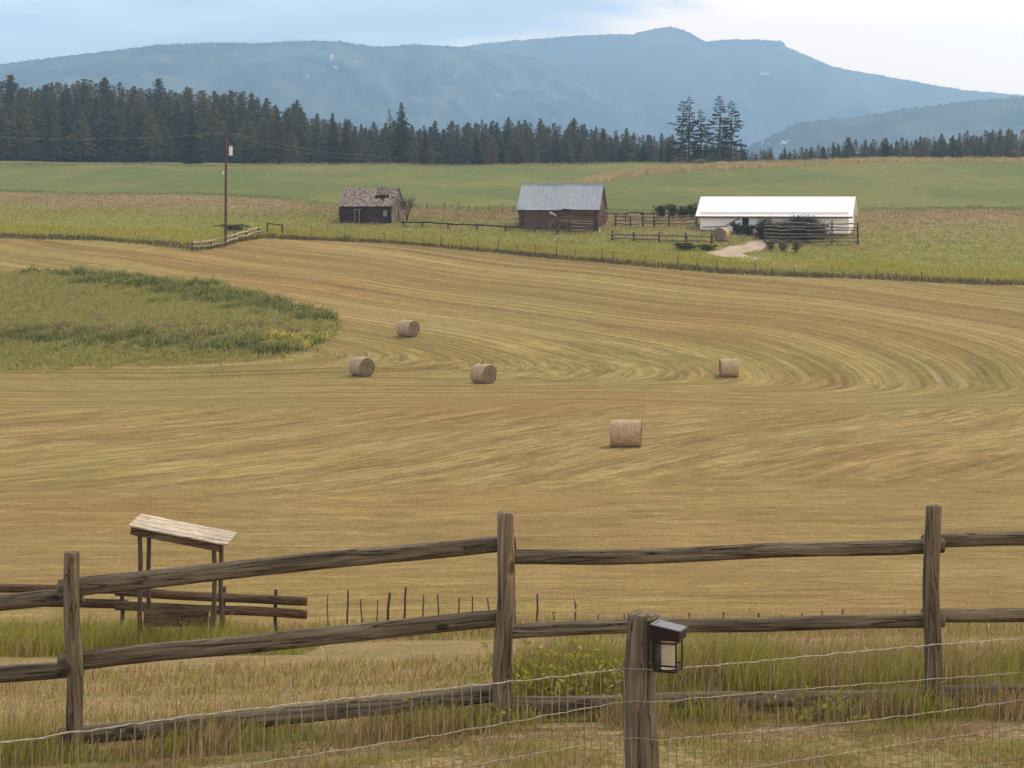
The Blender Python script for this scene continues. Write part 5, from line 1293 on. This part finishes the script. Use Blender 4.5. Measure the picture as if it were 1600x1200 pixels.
# ------------------------------------------------------------------ conifers
def conifer_data(seed, H, R, cb=.06, dens=1.0, dense=True, pine=False):
    """returns (points, colours) faces of the needle sprays for one conifer, plus trunk/limbs"""
    r = np.random.RandomState(seed); V = []; Cl = []; limbs = MB()
    tr = H*.016
    bx, by = r.randn()*.01*H, r.randn()*.01*H
    tr = tr*1.35 if pine else tr
    limbs.tube([(0, 0, -.5), (bx*.3, by*.3, H*.35), (bx, by, H*.7), (bx*.7, by*.7, H*.985)], [tr, tr*.75, tr*.4, tr*.06], n=7)
    z = H*cb; base = np.array([(.050, .055, .026), (.078, .080, .036), (.125, .115, .052)])
    while z < H*.99:
        t = (z/H - cb)/(1 - cb)
        rad = (R*1.15*((1 - t)**.78)*(1.0 if t > .08 else .8) + .12)*(.72 + .5*r.rand())
        if pine: rad = R*(.45 + .55*math.sin(min(1, t*1.25 + .12)*math.pi)**.6)*(.55 + .6*r.rand())*(1 if t < .85 else (1 - t)/.15*.8 + .2)
        nb = (6 if dense else 4) + r.randint(0, 3)
        for b_ in range(nb):
            a = r.rand()*6.283; L = rad*(.65 + .5*r.rand())
            droop = (-.22 - .15*r.rand()) if not pine else (-.12 + .32*r.rand())*1.0
            k = max(3, int(L/(.34 if dense else .40)*dens) + 1)
            cx, cy = math.cos(a), math.sin(a)
            if pine or not dense:
                e = (cx*L, cy*L, z + droop*L); limbs.tube([(bx*t, by*t, z), (cx*L*.5, cy*L*.5, z + droop*L*.3), e], [.05*H/14, .035*H/14, .012], n=4)
            for j in range(k):
                f = (j + .6)/k if (dense and not pine) else .35 + .65*(j + .5)/k
                px_, py_, pz_ = cx*L*f, cy*L*f, z + droop*L*f*f + (.12*L*f*f if not pine else 0)
                m_ = 3 if dense else 3
                for q in range(m_):
                    s_ = (.52 if dense else (.42 if pine else .34))*(.7 + .6*r.rand())*(H/14)**.4*(1 - .55*t*t)
                    c = np.array((px_ + r.randn()*.16*(1-t*.7), py_ + r.randn()*.16*(1-t*.7), pz_ + r.randn()*.11))
                    u = np.array((cx + r.randn()*.5, cy + r.randn()*.5, droop - .15 + r.randn()*.25)); u /= np.linalg.norm(u)
                    w = np.cross(u, r.randn(3)); w /= np.linalg.norm(w)
                    V.append([c - u*s_*.5, c + w*s_*.3, c + u*s_*.6, c - w*s_*.3]); Cl.append(base[r.randint(3)]*(.75 + .5*r.rand()))
        z += (H*.028 + .14)*(1.0 if dense else 1.45)*(1 - .35*t)
    return np.array(V), np.array(Cl), limbs
def conifer_mesh(V, C, name='crown', tint=1.0):
    return mesh_np(name, V.reshape(-1, 3), [np.arange(V.shape[0]*4).reshape(-1, 4)], mats=[M['needle']], colors=np.repeat(C*tint, 4, 0))
protos = []
for k in range(9):
    H = 14.0; V_, C_, lm = conifer_data(100+k, H, [2.9, 2.4, 3.3, 3.0, 2.2, 3.6, 3.0, 2.7, 3.4][k], cb=[.05, .08, .04, .12, .06, .05, .1, .05, .15][k])
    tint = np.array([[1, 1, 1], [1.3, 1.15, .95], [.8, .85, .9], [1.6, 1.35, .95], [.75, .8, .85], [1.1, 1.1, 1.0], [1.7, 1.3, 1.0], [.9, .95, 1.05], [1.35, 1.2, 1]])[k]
    cm = conifer_mesh(V_, C_, 'crown', tint); tm = lm; tmesh = bpy.data.meshes.new('trunk'); tmesh.from_pydata(lm.v, [], lm.f); tmesh.materials.append(M['bark']); tmesh.update()
    protos.append((cm, tmesh))
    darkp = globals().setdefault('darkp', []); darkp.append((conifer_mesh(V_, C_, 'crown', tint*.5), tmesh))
def place_conifer(k, X_, Y_, H, label, group=None, wide=1.0, name='conifer_tree', rz=None, sink=0.0, pr=None):
    pr = pr or protos
    root = empty(name, (X_, Y_, float(gz(X_, Y_)) - sink), rz if rz is not None else (X_*7.3 + Y_) % 6.28)
    s_ = H/14.0; root.scale = (s_*wide, s_*wide, s_); tag(root, label, 'tree', group)
    link(bpy.data.objects.new('crown', pr[k][0]), root); link(bpy.data.objects.new('trunk', pr[k][1]), root)
    return root
top_px = np.array([(-100, 128), (0, 130), (60, 142), (120, 128), (200, 138), (290, 146), (348, 150), (368, 152), (380, 150), (400, 165), (440, 172), (470, 170), (485, 186), (515, 194), (545, 190), (575, 208), (600, 200), (640, 202), (680, 203), (720, 203), (757, 192), (790, 200), (830, 197), (860, 195), (900, 200), (935, 206), (960, 212), (1000, 216), (1040, 220), (1080, 226), (1150, 230), (1180, 232), (1252, 228), (1330, 220), (1400, 216), (1500, 205), (1600, 200), (1720, 200)], float)
r = np.random.RandomState(5); FG = 'conifers of the dense dark treeline beyond the green field'; cnt = 0
for row, (Yr_, dy, hm, step) in enumerate([(665, 26, 1.0, 13.5), (622, 18, .90, 16), (585, 14, .66, 23)]):
    x = -40.0
    while x < 1640:
        xx = x + r.uniform(-7, 7); Y_ = Yr_ + r.uniform(-dy, dy)
        if row == 2 and r.rand() < .35: x += step; continue
        X_ = (xx - 800)/F*Y_; g = float(gz(X_, Y_))
        top = np.interp(xx, top_px[:, 0], top_px[:, 1]) - (9 if xx < 1150 else 0) + r.uniform(-4, 8)*(.9 if row == 0 else 1)
        if xx > 1165 and xx < 1260 and row < 2: top += 6
        H = ((HY - top)/F*Y_ - g)*hm*(.80 + .28*r.rand()**.7)
        H = max(H, 4)
        place_conifer(r.randint(9), X_, Y_, H, 'one of the many dark conifers in the dense treeline beyond the green field', FG, wide=(1.0 + .75*r.rand()) if H > 9 else 1.2 + .6*r.rand()); cnt += 1
        x += step*(.75 + .5*r.rand())
print('treeline', cnt)
# the wood behind, one mass
Vs = []; Cs = []
for x in np.arange(-60, 1660, 7.5):
    xx = x + r.uniform(-4, 4); Y_ = r.uniform(700, 800); X_ = (xx - 800)/F*Y_; g = float(gz(X_, Y_))
    top = np.interp(xx, top_px[:, 0], top_px[:, 1]) + r.uniform(-5, 8) - (4 if xx < 1150 else -3)
    H = max((HY - top)/F*Y_ - g, 4); k = r.randint(9); me_ = protos[k][0]
    co = np.zeros(len(me_.vertices)*3, np.float32); me_.vertices.foreach_get('co', co); co = co.reshape(-1, 4, 3)
    cl = np.zeros(len(me_.vertices)*4, np.float32); me_.color_attributes['Col'].data.foreach_get('color', cl); cl = cl.reshape(-1, 4, 4)[:, 0, :3]
    pick = r.rand(len(co)) < .5; s_ = H/14
    Vs.append(co[pick]*np.array([s_*1.3, s_*1.3, s_]) + np.array([X_, Y_, g])); Cs.append(cl[pick])
stuff('forest', conifer_mesh(np.concatenate(Vs), np.concatenate(Cs), 'forest'), 'dense dark conifer wood behind the front row of trees')
# trees that stand out in front of the treeline
front = [(433, 178, 545, 3, .95, 'broad dark spruce in front of the treeline, nearest the utility pole'), (520, 189, 550, 5, .9, 'shorter dark spruce in front of the treeline left of the pair'),
         (540, 186, 548, 1, .85, 'dark narrow spruce in front of the treeline, right one of a pair'), (745, 216, 545, 2, .9, 'small shaggy fir in front of the middle of the treeline'),
         (784, 222, 550, 4, .8, 'little fir in front of the treeline just right of the shaggy one'), (815, 238, 545, 0, 1., 'very small fir on the crest above the metal roof, left one'),
         (901, 240, 545, 7, 1., 'tiny fir on the crest above the right end of the metal roof'), (970, 228, 535, 5, 1.25, 'bushy small dark fir on the crest, right of the metal roofed barn'), (1005, 224, 540, 2, 1.1, 'bushy brownish fir on the crest right of the small dark fir'),
         (1033, 226, 530, 4, .8, 'slender dark fir just left of the tall open pines'), (1046, 222, 532, 0, .8, 'slender fir touching the left side of the tall open pines'), (1163, 232, 530, 6, 1., 'small fir at the right foot of the tall open pines'),
         (1228, 241, 530, 3, 1., 'tiny isolated fir on the crest above the white shed'), (664, 205, 548, 6, .9, 'olive fir in front of the treeline right of the tallest spruce'), (300, 180, 548, 2, .9, 'broad fir outside the left part of the treeline'), (1385, 215, 548, 5, 1., 'broad fir on the crest far to the right')]
for (x, y, Y_, k, wd, lab) in front:
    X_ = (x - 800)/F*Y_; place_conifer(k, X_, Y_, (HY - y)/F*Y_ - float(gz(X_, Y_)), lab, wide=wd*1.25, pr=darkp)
def special(x, y, Y_, R_, seed, label, cb=.1, pine=False, dense=True, tint=1.0, name='conifer_tree', dens=1.0):
    X_ = (x - 800)/F*Y_; g = float(gz(X_, Y_)); H = (HY - y)/F*Y_ - g
    V_, C_, lm = conifer_data(seed, H, R_, cb=cb, pine=pine, dense=dense, dens=dens)
    root = empty(name, (X_, Y_, g)); tag(root, label, 'tree')
    if len(V_): link(bpy.data.objects.new('crown', conifer_mesh(V_, C_, 'crown', tint)), root)
    lm.build('trunk', M['bark'], root)
special(627, 160, 540, 3.5, 7, 'tallest pointed spruce rising above the left half of the treeline', cb=.04, tint=.55)
special(608, 170, 545, 2.2, 8, 'thin sparse tall spruce immediately left of the tallest pointed spruce', cb=.35, dense=False, dens=.7)
PG = 'tall open pines on the crest'
for (x, y, R_, sd_, lab) in [(1067, 157, 3.3, 21, 'leftmost of the tall open-branched pines on the crest'), (1077, 149, 3.0, 22, 'straight tall open pine second from the left on the crest'), (1095, 170, 3.0, 23, 'shortest of the tall open pines, in the middle of the group'),
                             (1124, 147, 4.2, 24, 'tallest and widest of the open pines on the crest'), (1143, 157, 4.2, 25, 'rightmost tall open pine with long branches reaching right')]:
    special(x, y, 505 + (sd_ % 3)*4, R_, sd_, lab, cb=.12, pine=True, dense=False, tint=.42, name='pine_tree', dens=1.5)
